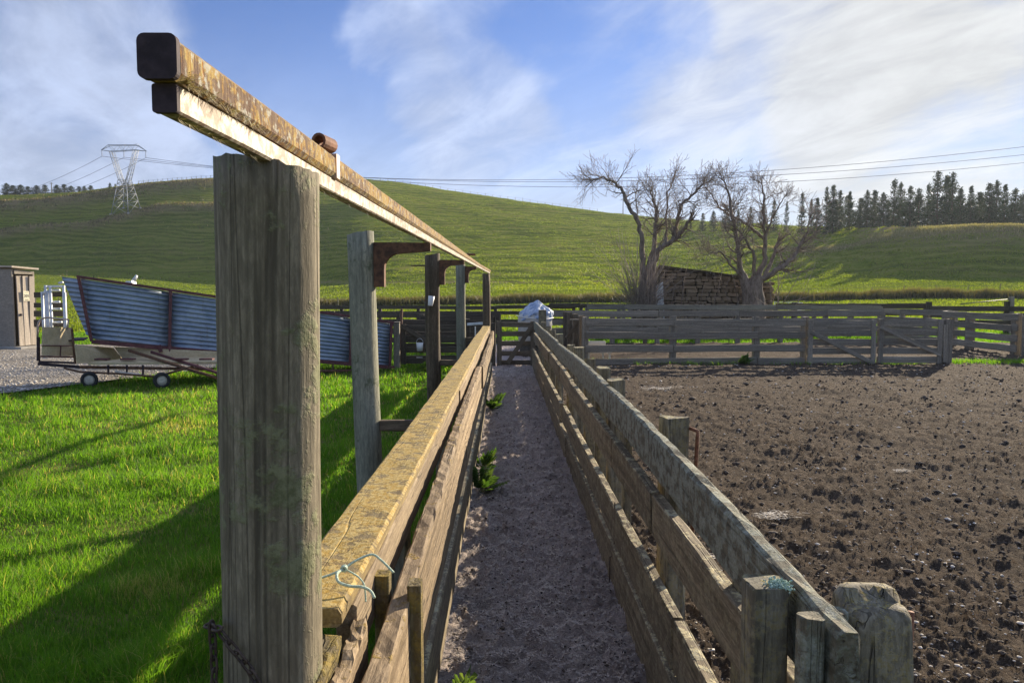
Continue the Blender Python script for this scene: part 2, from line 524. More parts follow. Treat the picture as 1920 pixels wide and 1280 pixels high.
def ground_mat():
    """Pasture: short grass near, terraced sheep tracks on the hill faces, dry rank strips."""
    n = NT('pasture_grass')
    co = n.coords('Object', rnd=False)
    sp = n.N.new('ShaderNodeSeparateXYZ'); n.L.new(co, sp.inputs[0])
    big = n.noise(co, 0.035, 5, 0.55)
    mid = n.noise(co, 0.35, 6, 0.65, 0.4)
    fin = n.noise(co, 2.6, 6, 0.7)
    hill = n.attr('hill')
    dry = n.attr('dry')
    # sheep terraces follow the contours of the slope
    wob = n.noise(co, 0.06, 5, 0.6)
    zz = n.math('ADD', n.math('MULTIPLY', sp.outputs[2], 0.75), n.math('MULTIPLY', wob, 5.0))
    tr = n.noise(n.coords('Object', (0.05, 0.05, 1.1), False), 1.0, 6, 0.72, 0.35)
    tri = n.math('PINGPONG', zz, 0.5)
    ter = n.math('ADD', n.math('MULTIPLY', tri, 0.9), n.math('MULTIPLY', tr, 1.5))
    c = n.mix(n.ramp(big, 0.35, 0.65), (0.095, 0.140, 0.013), (0.150, 0.190, 0.020))
    c = n.mix(n.ramp(mid, 0.35, 0.7, 0.0, 0.55), c, (0.19, 0.20, 0.035))
    c = n.mix(n.ramp(fin, 0.42, 0.66, 0.0, 0.45), c, (0.045, 0.08, 0.010))
    hm = n.math('MULTIPLY', hill, n.ramp(ter, 0.98, 1.2))
    c = n.mix(n.math('MULTIPLY', hm, 0.6), c, (0.23, 0.22, 0.055))
    hd = n.math('MULTIPLY', hill, n.ramp(ter, 0.95, 0.70))
    c = n.mix(n.math('MULTIPLY', hd, 0.65), c, (0.055, 0.075, 0.014))
    pat = n.noise(co, 0.09, 5, 0.6, 0.6)
    c = n.mix(n.math('MULTIPLY', hill, n.ramp(pat, 0.52, 0.70, 0.0, 0.45)), c, (0.16, 0.135, 0.05))
    drym = n.math('MULTIPLY', dry, n.ramp(n.math('ADD', mid, n.math('MULTIPLY', fin, 0.5)), 0.50, 0.80))
    c = n.mix(drym, c, (0.25, 0.19, 0.10))
    h1 = n.math('MULTIPLY', ter, hill)
    b1 = n.bump(h1, 1.0, 0.75)
    b2 = n.bump(n.math('ADD', mid, fin), 0.7, 0.12, b1)
    return n.done(c, 1.0, b2, 0.0)


def blade_mat(name, c0, c1, c2, trans=0.5):
    """Thin leaf: diffuse plus light passing through; colour runs with the tint attribute."""
    n = NT(name)
    t = n.attr('tint')
    c = n.mix(n.ramp(t, 0.0, 0.55), c0, c1)
    c = n.mix(n.ramp(t, 0.72, 1.0), c, c2)
    n.done(c, 0.55, None, 0.3)
    tr = n.N.new('ShaderNodeBsdfTranslucent')
    n.L.new(n.mix(1.0, c, (1.65, 1.7, 0.7), 'MULTIPLY'), tr.inputs[0])
    mx = n.N.new('ShaderNodeMixShader'); mx.inputs[0].default_value = trans
    n.L.new(n.b.outputs[0], mx.inputs[1]); n.L.new(tr.outputs[0], mx.inputs[2])
    n.L.new(mx.outputs[0], n.N['Material Output'].inputs[0])
    return n.m


def stone_mat(name, base):
    n = NT(name)
    a = n.noise(n.coords(), 6, 7, 0.65)
    b = n.noise(n.coords(), 30, 5, 0.7)
    oi = n.N.new('ShaderNodeObjectInfo')
    c = n.mix(oi.outputs['Random'], tuple(x * 0.65 for x in base), tuple(x * 1.3 for x in base))
    c = n.mix(n.ramp(a, 0.45, 0.75, 0, 0.5), c, (0.24, 0.21, 0.16))
    c = n.mix(n.ramp(b, 0.6, 0.7, 0, 0.4), c, (0.4, 0.37, 0.29))
    return n.done(c, 0.95, n.bump(n.math('ADD', a, b), 0.8, 0.04), 0.1)


def bark_mat(name, a, b):
    n = NT(name)
    v = n.noise(n.coords('Object', (1, 1, 0.3), False), 9, 6, 0.65)
    return n.done(n.mix(n.ramp(v, 0.3, 0.7), a, b), 0.9, n.bump(v, 0.6, 0.03), 0.15)


M['beam'] = beam_mat()
M['track'] = track_mat()
M['dirt'] = dirt_mat('churned_dirt')
M['dung'] = dung_mat()
M['gravel'] = gravel_mat()
M['ground'] = ground_mat()
M['grass'] = blade_mat('grass_blades', (0.045, 0.115, 0.013), (0.125, 0.250, 0.022), (0.38, 0.33, 0.13), 0.6)
M['pasture'] = blade_mat('grazed_pasture', (0.070, 0.105, 0.011), (0.165, 0.205, 0.020), (0.28, 0.24, 0.08), 0.55)
M['rank'] = blade_mat('rank_dry_grass', (0.035, 0.045, 0.018), (0.13, 0.105, 0.055), (0.36, 0.27, 0.16), 0.35)
M['straw'] = blade_mat('pale_straw', (0.10, 0.11, 0.04), (0.24, 0.21, 0.12), (0.40, 0.34, 0.22), 0.35)
M['weed'] = blade_mat('weed_leaf', (0.035, 0.085, 0.018), (0.085, 0.15, 0.04), (0.16, 0.22, 0.07), 0.35)
M['needles'] = blade_mat('pine_needles', (0.022, 0.040, 0.020), (0.040, 0.062, 0.026), (0.075, 0.085, 0.032), 0.12)
M['bark'] = bark_mat('grey_bark', (0.12, 0.095, 0.075), (0.30, 0.24, 0.19))
M['twig'] = bark_mat('pinkish_twig', (0.19, 0.15, 0.125), (0.35, 0.29, 0.245))
M['pinebark'] = bark_mat('pine_bark', (0.06, 0.045, 0.035), (0.12, 0.09, 0.07))
M['stone'] = stone_mat('rubble_stone', (0.30, 0.228, 0.152))
M['core'] = simple('earth_mortar', (0.06, 0.048, 0.034), 0.95, 0, 0.3, 6, 0.5)
M['clod'] = simple('dark_clod', (0.05, 0.038, 0.03), 0.95, 0.0, 0.5, 45, 0.8, (0.17, 0.135, 0.105))
M['pebble'] = simple('pale_pebble', (0.58, 0.54, 0.48), 0.8, 0.0, 0.35, 3, 0.3)
M['wool'] = simple('wool_scrap', (0.60, 0.55, 0.47), 0.95, 0.0, 0.2, 40, 0.4)
M['fibre'] = blade_mat('dung_fibre', (0.30, 0.25, 0.23), (0.55, 0.48, 0.43), (0.72, 0.65, 0.58), 0.15)
M['lichen'] = blade_mat('lichen_strand', (0.20, 0.16, 0.08), (0.42, 0.34, 0.20), (0.52, 0.50, 0.42), 0.3)
M['hills'] = simple('far_hill', (0.075, 0.085, 0.075), 0.95, 0, 0.2, 0.01, 0.0)
M['rustiron'] = simple('rusted_roof_iron', (0.18, 0.13, 0.10), 0.7, 0.4, 0.4, 3, 0.2)
M['lichblue'] = simple('blue_green_lichen', (0.34, 0.46, 0.38), 0.95, 0, 0.25, 120, 0.8)


# ------------------------------------------------------------------ shape builders
def frame_of(a, b, up=(0, 0, 1)):
    a, b = Vector(a), Vector(b)
    x = (b - a).normalized()
    u = Vector(up)
    y = u.cross(x)
    if y.length < 1e-4: y = Vector((0, 1, 0)).cross(x)
    y.normalize()
    z = x.cross(y)
    return Matrix((x, y, z)).transposed()


def plank(name, a, b, h, t, mat, parent, seg=None, rough=0.004, up=(0, 0, 1), ch=0.006, bow=0.0):
    """Board from a to b (centre line), h tall along up, t thick; worn edges, slightly warped."""
    a, b = Vector(a), Vector(b)
    L = (b - a).length
    seg = seg or max(1, int(L / 0.8))
    ph = random.uniform(0, 50)
    ch = min(ch, t * 0.3, h * 0.3)
    sec = [(-t / 2 + ch, -h / 2), (t / 2 - ch, -h / 2), (t / 2, -h / 2 + ch), (t / 2, h / 2 - ch),
           (t / 2 - ch, h / 2), (-t / 2 + ch, h / 2), (-t / 2, h / 2 - ch), (-t / 2, -h / 2 + ch)]
    V = []; Fc = []
    for i in range(seg + 1):
        s = i / seg
        x = -L / 2 + L * s
        b_ = bow * 4 * s * (1 - s)
        wz = (float(vnoise(np.array(ph + x * 1.1), np.array(ph))) - 0.5) * rough * 2
        wy = (float(vnoise(np.array(ph + x * 0.7), np.array(ph + 9))) - 0.5) * rough * 2
        for k, (y, z) in enumerate(sec):
            r = rough * 0.5
            dx = random.uniform(-1, 1) * rough if i in (0, seg) else 0
            V.append((x + dx, y + wy + random.uniform(-r, r) * 0.4, z + wz + b_ + random.uniform(-r, r)))
    for i in range(seg):
        for k in range(8):
            k2 = (k + 1) % 8
            Fc.append((i * 8 + k, i * 8 + k2, (i + 1) * 8 + k2, (i + 1) * 8 + k))
    Fc.append(tuple(range(7, -1, -1)))
    Fc.append(tuple(seg * 8 + k for k in range(8)))
    # faces wind so that normals point out
    Fc = [tuple(reversed(f)) for f in Fc]
    me = mesh_py(name, V, Fc)
    me.flip_normals()
    return link(name, me, mat, parent, (a + b) / 2, frame_of(a, b, up))


def pole(name, a, b, r0, r1, mat, parent, sides=16, seg=8, rough=0.05, slant=0.0, dome=0.0):
    """Round timber from a (bottom) to b (top) with knots and wander; local X runs up the grain."""
    a, b = Vector(a), Vector(b)
    L = (b - a).length
    ph = random.uniform(0, 90)
    V = []; Fc = []
    for i in range(seg + 1):
        s = i / seg
        x = -L / 2 + L * s
        r = r0 + (r1 - r0) * s
        cx = (float(vnoise(np.array(ph + s * 3), np.array(ph))) - 0.5) * r0 * 0.18
        cy = (float(vnoise(np.array(ph + s * 3), np.array(ph + 5))) - 0.5) * r0 * 0.18
        for k in range(sides):
            t = 2 * math.pi * k / sides
            rr = r * (1 + rough * (2 * float(vnoise(np.array(k * 0.9 * 16 / sides + ph), np.array(s * 4 + ph))) - 1))
            xx = x
            if i == seg:
                xx += slant * math.sin(t) * r + random.uniform(-0.004, 0.004)
            V.append((xx, rr * math.cos(t) + cx, rr * math.sin(t) + cy))
    for i in range(seg):
        for k in range(sides):
            k2 = (k + 1) % sides
            Fc.append((i * sides + k, i * sides + k2, (i + 1) * sides + k2, (i + 1) * sides + k))
    n0 = len(V); V.append((-L / 2, 0, 0)); V.append((L / 2 + dome, 0, 0))
    for k in range(sides):
        k2 = (k + 1) % sides
        Fc.append((n0, k2, k)); Fc.append((n0 + 1, seg * sides + k, seg * sides + k2))
    me = mesh_py(name, V, Fc)
    for i, p in enumerate(me.polygons): p.use_smooth = i < seg * sides
    return link(name, me, mat, parent, (a + b) / 2, frame_of(a, b))


def tube_data(pts, rad, sides=6, caps=True):
    pts = [Vector(p) for p in pts]
    n = len(pts)
    rad = [rad] * n if isinstance(rad, (int, float)) else rad
    V = []; Fc = []
    prev = None
    for i, p in enumerate(pts):
        d = (pts[min(i + 1, n - 1)] - pts[max(i - 1, 0)]).normalized()
        u = Vector((0, 0, 1)) if abs(d.z) < 0.92 else Vector((1, 0, 0))
        if prev is not None: u = prev
        x = u.cross(d)
        if x.length < 1e-5: x = Vector((1, 0, 0)).cross(d)
        x.normalize(); y = d.cross(x).normalized()
        prev = y
        for k in range(sides):
            t = 2 * math.pi * k / sides
            V.append(p + (x * math.cos(t) + y * math.sin(t)) * rad[i])
    for i in range(n - 1):
        for k in range(sides):
            k2 = (k + 1) % sides
            Fc.append((i * sides + k, i * sides + k2, (i + 1) * sides + k2, (i + 1) * sides + k))
    if caps:
        Fc.append(tuple(range(sides - 1, -1, -1))); Fc.append(tuple((n - 1) * sides + k for k in range(sides)))
    return V, Fc


def tubes(name, runs, mat, parent, sides=6, loc=(0, 0, 0)):
    """One mesh of one or more tube runs [(points, radius)]; points are in world space."""
    V = []; Fc = []
    loc = Vector(loc)
    for pts, rad in runs:
        v, f = tube_data(pts, rad, sides)
        o = len(V)
        V += [p - loc for p in v]; Fc += [tuple(i + o for i in q) for q in f]
    me = mesh_py(name, V, Fc, True)
    return link(name, me, mat, parent, loc)


def prism(name, poly, axis_vec, depth, mat, parent, origin, rot, bevel=0.0):
    """Polygon in local XZ, extruded along local Y."""
    n = len(poly)
    V = [(x, -depth / 2, z) for x, z in poly] + [(x, depth / 2, z) for x, z in poly]
    Fc = [tuple(range(n)), tuple(range(2 * n - 1, n - 1, -1))]
    for k in range(n):
        k2 = (k + 1) % n
        Fc.append((k2, k, n + k, n + k2))
    me = mesh_py(name, V, Fc)
    return link(name, me, mat, parent, origin, rot)


def box(name, lo, hi, mat, parent, rot=None, loc=None):
    lo, hi = Vector(lo), Vector(hi)
    c = (lo + hi) / 2; d = (hi - lo) / 2
    V = [(sx * d.x, sy * d.y, sz * d.z) for sx in (-1, 1) for sy in (-1, 1) for sz in (-1, 1)]
    Fc = [(0, 1, 3, 2), (4, 6, 7, 5), (0, 4, 5, 1), (2, 3, 7, 6), (0, 2, 6, 4), (1, 5, 7, 3)]
    me = mesh_py(name, V, Fc)
    return link(name, me, mat, parent, c if loc is None else loc, rot)


# ------------------------------------------------------------------ terrain
TX = np.array([-6000, -600, 0, 100, 180, 210, 250, 330, 420, 550, 690, 760, 850, 950, 1050, 1130, 1180, 1280, 1400, 1500, 1560, 1610, 1700, 1920, 2600, 8000], float)
TY = np.array([376, 372, 369, 369, 363, 358, 348, 340, 337, 331, 335, 348, 362, 375, 390, 400, 405, 415, 420, 424, 427, 428, 427, 424, 420, 420], float)
TD = np.array([235, 235, 238, 243, 250, 252, 256, 262, 272, 300, 350, 356, 356, 350, 340, 330, 325, 308, 272, 226, 186, 158, 131, 123, 122, 122], float)
FX = np.array([-6000, 0, 300, 420, 540, 670, 1000, 1500, 1600, 1700, 1920, 8000], float)
FD = np.array([184, 184, 184, 183, 172, 126, 116, 114, 108, 104, 103, 103], float)
FY = np.array([509, 512, 520, 526, 531, 534, 531, 526, 525, 524, 522, 522], float)


def terrain(X, Y, want_hill=False):
    X = np.asarray(X, float); Y = np.asarray(Y, float)
    Yc = np.maximum(Y, 20.0)
    p = 949.0 + F * np.clip(X / Yc, -5, 5)
    # smooth the tables a little by averaging neighbouring columns
    def tab(xs, ys):
        return sum(np.interp(p + o, xs, ys) for o in (-80, -50, -25, 0, 25, 50, 80)) / 7.0
    rd = tab(TX, TD); rz = EYE + (553.0 - tab(TX, TY)) / F * rd
    fd = tab(FX, FD); fz = EYE + (553.0 - tab(FX, FY)) / F * fd
    t0 = np.clip((Y - 24.0) / (fd - 24.0), 0, 1)
    z = fz * t0 ** 2.3
    t = np.clip((Y - fd) / (rd - fd), 0, 1)
    s = 0.55 * t + 0.45 * t * t * (3 - 2 * t)
    s = s + 0.04 * np.sin(t * math.pi) * (fbm(X / 40.0, Y / 40.0, 3, 3) - 0.5) * 2
    z = z + (rz - fz) * s
    hill = sstep(0.0, 0.08, t) * (1 - sstep(0.995, 1.0, t) * 0.6)
    # benches and a cut track on the left hill
    left = (1 - sstep(380, 620, p)) * sstep(0.05, 0.2, t) * (1 - sstep(0.8, 0.98, t))
    tl = 0.42 + 0.33 * (p / 420.0) * 0.55 + 0.02 * np.sin(p / 40.0)
    bench = np.exp(-((t - tl) / 0.045) ** 2) - 0.9 * np.exp(-((t - tl + 0.07) / 0.03) ** 2)
    tl2 = 0.74 + 0.10 * (p / 420.0)
    bench2 = np.exp(-((t - tl2) / 0.07) ** 2)
    z = z + left * (bench * 1.3 + bench2 * 2.2)
    z = z + hill * (fbm(X / 9.0, Y / 9.0, 11, 3) - 0.5) * 0.9
    # the land beyond the ridge runs on level, then falls slowly
    z = z - np.maximum(Y - rd - 60, 0) * 0.03 * (Y > rd)
    z = np.maximum(z, -40)
    z = z + (fbm(X / 6.0, Y / 6.0, 21, 3) - 0.5) * 0.10 * sstep(18, 40, Y)
    if want_hill:
        dry = left * np.clip(bench2 * 1.0 + bench * 0.8, 0, 1)
        dry = np.maximum(dry, 0.9 * np.exp(-((Y - fd - 2.5) / 2.2) ** 2) * (1 - sstep(420, 560, p) * 0.2) * (p > 430) * (p < 1250))
        dry = np.maximum(dry, sstep(1570, 1640, p) * sstep(0.35, 0.95, t) * 0.9)
        dry = np.maximum(dry, 0.35 * (1 - hill) * (Y < 24))
        return z, hill, dry
    return z


def gz(x, y):
    return float(terrain(np.array(x), np.array(y)))


def build_terrain():
    Ys = np.concatenate([np.linspace(-60, 20, 30), np.linspace(20.5, 100, 90), np.linspace(101, 330, 260), 330 * 1.06 ** np.arange(1, 42)])
    w = np.linspace(-1, 1, 420)
    v = np.sign(w) * (0.95 * np.abs(w) + 1.6 * np.abs(w) ** 5)
    YY = np.repeat(Ys[:, None], len(v), 1)
    XX = v[None, :] * (np.maximum(YY, 0) + 45)
    z, hill, dry = terrain(XX, YY, True)
    me = mesh_np('ground', np.stack([XX, YY, z], -1).reshape(-1, 3), grid_faces(len(Ys), len(v)), True)
    col_attr(me, hill.ravel(), 'hill'); col_attr(me, dry.ravel(), 'dry')
    o = link('ground', me, M['ground'])
    tag(o, 'green pasture running from the yards up to the hill', kind='structure')
    # blue hills far off
    xs = np.linspace(-900, 1500, 160)
    zt = 150 + 40 * fbm(xs / 260.0, xs * 0, 5, 4) + 30 * np.exp(-((xs - 120) / 160) ** 2)
    zt = zt + (EYE + (553 - 404) / F * 1350) - 195
    V = []; 
    for k, (yy, zz) in enumerate(((1150, -60), (1350, 1), (1700, -60))):
        for x, h in zip(xs, zt):
            V.append((x, yy + 30 * math.sin(x / 90.0), h if zz == 1 else zz))
    me = mesh_np('distant_hills', np.array(V), grid_faces(3, len(xs)), True)
    tag(link('distant_hills', me, M['hills']), 'blue line of distant hills behind the pasture', kind='structure')


build_terrain()


def heightmap_sheet(name, us, Ys, xfun, hfun, mat, label):
    YY = np.repeat(Ys[:, None], len(us), 1)
    XX = xfun(np.repeat(us[None, :], len(Ys), 0), YY)
    z = hfun(XX, YY)
    me = mesh_np(name, np.stack([XX, YY, z], -1).reshape(-1, 3), grid_faces(len(Ys), len(us)), True)
    return tag(link(name, me, mat), label, kind='structure')


def dirt_h(X, Y):
    n1 = fbm(X * 1.3, Y * 1.3, 31, 3)
    n2 = fbm(X * 7, Y * 7, 37, 3)
    n3 = fbm(X * 26, Y * 26, 41, 3)
    n4 = fbm(X * 60, Y * 60, 47, 2)
    lum = np.clip(n2 - 0.48, 0, 1) * 0.085 + np.clip(n3 - 0.42, 0, 1) * 0.07 * (0.3 + 1.4 * n1) + np.clip(n4 - 0.4, 0, 1) * 0.035 * (Y < 9)
    return 0.008 + 0.06 * n1 + lum * sstep(0.3, 1.2, Y)


def race_h(X, Y):
    n1 = fbm(X * 3, Y * 3, 51, 3)
    n2 = fbm(X * 15, Y * 15, 57, 3)
    n3 = fbm(X * 42, Y * 42, 61, 3)
    return 0.012 + 0.02 * n1 + np.clip(n2 - 0.4, 0, 1) * 0.10 + np.clip(n3 - 0.4, 0, 1) * 0.075


Ys = 0.5 * (24.5 / 0.5) ** np.linspace(0, 1, 520)
heightmap_sheet('dirt_yard', np.linspace(0, 1, 430), Ys,
                lambda u, Y: 0.66 + u ** 1.25 * (3.0 + 1.15 * Y), dirt_h, M['dirt'], 'bare churned brown dirt of the sheep yard')
Ys = 0.5 * (26.0 / 0.5) ** np.linspace(0, 1, 700)
heightmap_sheet('race_floor', np.linspace(-0.40, 0.655, 70), Ys, lambda u, Y: u + 0 * Y, race_h, M['dung'], 'trampled dung floor of the narrow sheep race')


def gravel_edge(X):
    """Depth at which the gravel begins, for each X."""
    X = np.asarray(X, float)
    return 11.7 + np.clip(X + 8.3, 0, 3) * 2.55 + (fbm(X * 1.3, X * 0, 71, 3) - 0.5) * 0.9


def gravel_sheet():
    xs = np.linspace(-24, -5.2, 120); v = np.linspace(0, 1, 80)
    XX = np.repeat(xs[None, :], len(v), 0)
    Y0 = gravel_edge(XX)
    YY = Y0 + v[:, None] * (24.0 - Y0)
    Z = 0.015 + 0.03 * fbm(XX * 2, YY * 2, 73, 3) + 0.02 * fbm(XX * 9, YY * 9, 75, 2)
    me = mesh_np('gravel_path', np.stack([XX, YY, Z], -1).reshape(-1, 3), grid_faces(len(v), len(xs)), True)
    tag(link('gravel_path', me, M['gravel']), 'grey gravel path by the shed and under the cart', kind='structure')


gravel_sheet()


# ------------------------------------------------------------------ overhead rail on poles
def build_overhead():
    t = thing('overhead_rail', (-0.42, 1.22, 0), 'lichen covered steel rail on five poles beside the race', 'overhead rail')

    def path(Y):
        X = -0.3400 - 0.00905 * Y
        Z = EYE + 0.2564 + 0.0226 * Y
        if Y > 13.0:
            X += (Y - 13.0) * 0.085
            Z -= (Y - 13.0) * 0.045
        return X, Z

    def run(name, w, h, dx, dz, mat, y0, y1, seg, corner):
        """box section swept along the rail; dx,dz offset of its top right edge"""
        V = []; Fc = []
        sec = [(0, -corner), (-corner, 0), (-w + corner, 0), (-w, -corner), (-w, -h + corner), (-w + corner, -h), (-corner, -h), (0, -h + corner)]
        ox, oz = path(y0)
        for i in range(seg + 1):
            Y = y0 + (y1 - y0) * i / seg
            X, Z = path(Y)
            for (a, b) in sec:
                j = 0.0006
                V.append((Y - y0, -(X - ox + dx + a) + random.uniform(-j, j), Z - oz + dz + b + random.uniform(-j, j)))
        for i in range(seg):
            for k in range(8):
                k2 = (k + 1) % 8
                Fc.append((i * 8 + k, i * 8 + k2, (i + 1) * 8 + k2, (i + 1) * 8 + k))
        Fc.append(tuple(range(8))); Fc.append(tuple(seg * 8 + 7 - k for k in range(8)))
        me = mesh_py(name, V, Fc)
        me.flip_normals()
        rot = Matrix(((0, -1, 0), (1, 0, 0), (0, 0, 1)))
        return link(name, me, mat, t, (ox, y0, oz), rot)
    beam = run('beam', 0.041, 0.046, 0, 0, M['beam'], 0.80, 14.9, 60, 0.008)
    run('track', 0.026, 0.031, -0.008, -0.0465, M['track'], 0.815, 14.85, 60, 0.003)
    # dark plate closing the near end
    X, Z = path(0.795)
    for (x0, x1, z0, z1, y0, y1, r) in ((X - 0.0415, X + 0.0005, Z - 0.0468, Z + 0.0005, 0.790, 0.7985, 0.008), (X - 0.0345, X - 0.0075, Z - 0.078, Z - 0.0472, 0.806, 0.8135, 0.003)):
        poly = []
        for (cx, cz, a0) in ((x1 - r, z0 + r, -90), (x1 - r, z1 - r, 0), (x0 + r, z1 - r, 90), (x0 + r, z0 + r, 180)):
            for k in range(5):
                a = R(a0 + 90 * k / 4)
                poly.append((cx + r * math.cos(a) - x0, cz + r * math.sin(a) - z0))
        prism('end_plate', poly, None, y1 - y0, M['dark_steel'], t, (x0, (y0 + y1) / 2, z0), None)
    # butt joint sleeve and short pipes on top
    X, Z = path(1.56)
    box('weld_sleeve', (X - 0.0428, 1.545, Z - 0.0478), (X + 0.0016, 1.575, Z + 0.0016), M['pinkpipe'], t)
    for (yy, L, r) in ((1.50, 0.055, 0.0155), (8.3, 0.16, 0.012)):
        X, Z = path(yy)
        n = 14
        V = []; Fc = []
        for (rr, x0) in ((r, -L / 2), (r, L / 2), (r * 0.68, L / 2), (r * 0.68, -L / 2)):
            for k in range(n):
                a = 2 * math.pi * k / n
                V.append((x0, rr * math.cos(a), rr * math.sin(a)))
        for q in range(4):
            q2 = (q + 1) % 4
            for k in range(n):
                k2 = (k + 1) % n
                Fc.append((q * n + k, q * n + k2, q2 * n + k2, q2 * n + k))
        me = mesh_py('pipe_stub', V, Fc); me.flip_normals()
        rot = Matrix.Rotation(R(78 if yy < 3 else 10), 3, 'Z')
        link('pipe_stub', me, M['rust_pipe'], t, (X - 0.012, yy, Z + r * 0.95), rot)
    # poles
    p1 = pole('pole', (-0.418, 1.22, -0.3), (-0.3875, 1.22, 1.8600), 0.0785, 0.0825, M['pole'], t, 48, 40, 0.022, 0.11)
    pole('pole', (-0.675, 3.7, -0.3), (-0.7287, 3.7, 1.96), 0.064, 0.066, M['pole_green'], t, 24, 14, 0.05, 0.12)
    pole('pole', (-0.715, 7.2, -0.3), (-0.722, 7.2, 2.045), 0.073, 0.071, M['pole_dark'], t, 20, 12, 0.06, 0.15)
    pole('pole', (-0.66, 11.0, -0.3), (-0.685, 11.0, 2.10), 0.072, 0.070, M['pole_green'], t, 16, 10, 0.05, 0.1)
    pole('pole', (-0.385, 14.6, -0.3), (-0.395, 14.6, 2.07), 0.076, 0.074, M['pole_dark'], t, 16, 10, 0.05, 0.0)
    # steel angle brackets with a rounded gusset
    for (Y, xp, ztop, zbot) in ((3.7, -0.662, 1.945, 1.69), (7.2, -0.652, 2.015, 1.75), (11.0, -0.613, 2.06, 1.83)):
        X, Z = path(Y)
        za = Z - 0.078
        w = 0.052
        poly = [(0, zbot - za), (w, zbot - za)]
        for k in range(7):
            a = math.pi - math.pi / 2 * k / 6
            rr = 0.075
            poly.append((w + rr + rr * math.cos(a), -0.055 - rr + rr * math.sin(a)))
        x1 = (X - 0.005) - xp
        poly += [(x1, -0.042), (x1, -0.002), (0, 0.0)]
        prism('bracket', list(reversed(poly)), None, 0.05, M['rust'], t, (xp, Y, za), None)
    # short timber ties from pole to the race fence
    for (Y, xp) in ((3.7, -0.64), (7.2, -0.66), (11.0, -0.62)):
        plank('tie_bar', (xp, Y, 0.985), (-0.46, Y, 0.985), 0.055, 0.05, M['pole_dark'], t, 2)
    # small rod sticking out of the dark pole
    tubes('rod', [([(-0.93, 7.2, 1.935), (-0.76, 7.2, 1.935)], 0.006)], M['rust'], t, 6, (-0.8, 7.2, 1.93))
    # hairy lichen along the lower edge of the beam
    n = 2600
    yy = 0.82 + (RNG.random(n) ** 2.0) * 7.5
    keep = fbm(yy * 5, yy * 0, 81, 3) > 0.42
    yy = yy[keep]; n = len(yy)
    low = RNG.random(n)
    X0 = -0.3438 - 0.00875 * yy
    Z0 = EYE + 0.2564 + 0.0226 * yy
    zz = Z0 - 0.046 + np.abs(RNG.normal(0, 0.006, n)) * (low < 0.8) - (low >= 0.8) * 0.036
    xx = X0 + 0.0005 - (low >= 0.8) * 0.010
    ln = RNG.uniform(0.005, 0.019, n)
    dx = RNG.uniform(0.2, 1.0, n) * ln; dz = RNG.uniform(-1.0, 0.4, n) * ln; dy = RNG.uniform(-0.8, 0.8, n) * ln
    wv = RNG.uniform(0.0005, 0.0013, n)
    P = np.zeros((n, 3, 3))
    P[:, 0] = np.stack([xx, yy - wv, zz], 1); P[:, 1] = np.stack([xx, yy + wv, zz], 1)
    P[:, 2] = np.stack([xx + dx, yy + dy, zz + dz], 1)
    base = Vector((-0.35, 0.8, 1.9))
    me = mesh_np('lichen_tufts', P.reshape(-1, 3) - np.array(base), np.arange(n * 3).reshape(-1, 3))
    col_attr(me, np.repeat(RNG.random(n), 3))
    o = link('lichen_tufts', me, M['lichen'], t, base); o['kind'] = 'stuff'
    return t


build_overhead()


# ------------------------------------------------------------------ the race
def rail_run(name, y0, y1, X, zc, h, tk, mat, parent, lens, dens=0.25, rough=0.006, dz=0.0, seam=0.006, xj=0.004):
    """Boards laid end to end along the race."""
    y = y0
    i = 0
    while y < y1 - 0.05:
        L = lens[i % len(lens)]
        e = min(y + L, y1)
        f = lambda q: zc + dz * (q - y0)
        x = X + random.uniform(-xj, xj)
        seg = max(2, int((e - y) / dens))
        plank(name, (x, y + seam / 2, f(y)), (x + random.uniform(-xj, xj), e - seam / 2, f(e)), h + random.uniform(-0.006, 0.006), tk, mat, parent, seg, rough)
        y = e; i += 1


def build_left_race():
    t = thing('race_fence', (-0.38, 1.4, 0), 'left race fence with gold lichen covered flat cap boards', 'fence')
    # flat cap: boards lying flat, up axis turned
    ys = [1.365, 5.2, 9.7, 14.15]
    for a, b in zip(ys[:-1], ys[1:]):
        plank('cap_board', (-0.3835, a, 1.032), (-0.3835, b - 0.004, 1.032), 0.036, 0.145, M['cap'], t, int((b - a) / 0.12), 0.0045, ch=0.008)
    rail_run('face_rail', 1.47, 14.1, -0.331, 0.9475, 0.132, 0.042, M['inner'], t, (3.4, 4.1), 0.15, 0.005)
    rail_run('rail', 1.18, 14.1, -0.252, 0.845, 0.225, 0.046, M['rough'], t, (2.3, 3.6, 3.2), 0.06, 0.010)
    rail_run('rail', 1.0, 14.1, -0.285, 0.575, 0.17, 0.04, M['inner'], t, (3.8, 3.1), 0.2, 0.006)
    rail_run('rail', 0.9, 14.1, -0.295, 0.22, 0.26, 0.04, M['rail'], t, (4.2, 3.4), 0.25, 0.008)
    # posts on the grass side
    y = 2.6
    while y < 14.2:
        plank('post', (-0.397, y, -0.2), (-0.397, y, 1.01), 0.10, 0.085, M['post'], t, 4, 0.006, up=(0, 1, 0))
        y += 1.95
    # two guide slats and broken ends near the camera
    plank('guide_slat', (-0.294, 1.70, 0.15), (-0.294, 1.70, 0.992), 0.045, 0.033, M['mossy'], t, 8, 0.002, up=(0, 1, 0), ch=0.003)
    plank('guide_slat', (-0.2115, 1.66, 0.1), (-0.2115, 1.66, 0.985), 0.05, 0.031, M['mossy'], t, 8, 0.002, up=(0, 1, 0), ch=0.003)
    plank('stub_rail', (-0.345, 0.78, 0.925), (-0.35, 1.355, 0.945), 0.135, 0.075, M['mossy'], t, 22, 0.010)
    plank('stub_rail', (-0.288, 0.75, 0.885), (-0.298, 1.465, 0.905), 0.17, 0.030, M['rough'], t, 30, 0.012)
    return t


build_left_race()

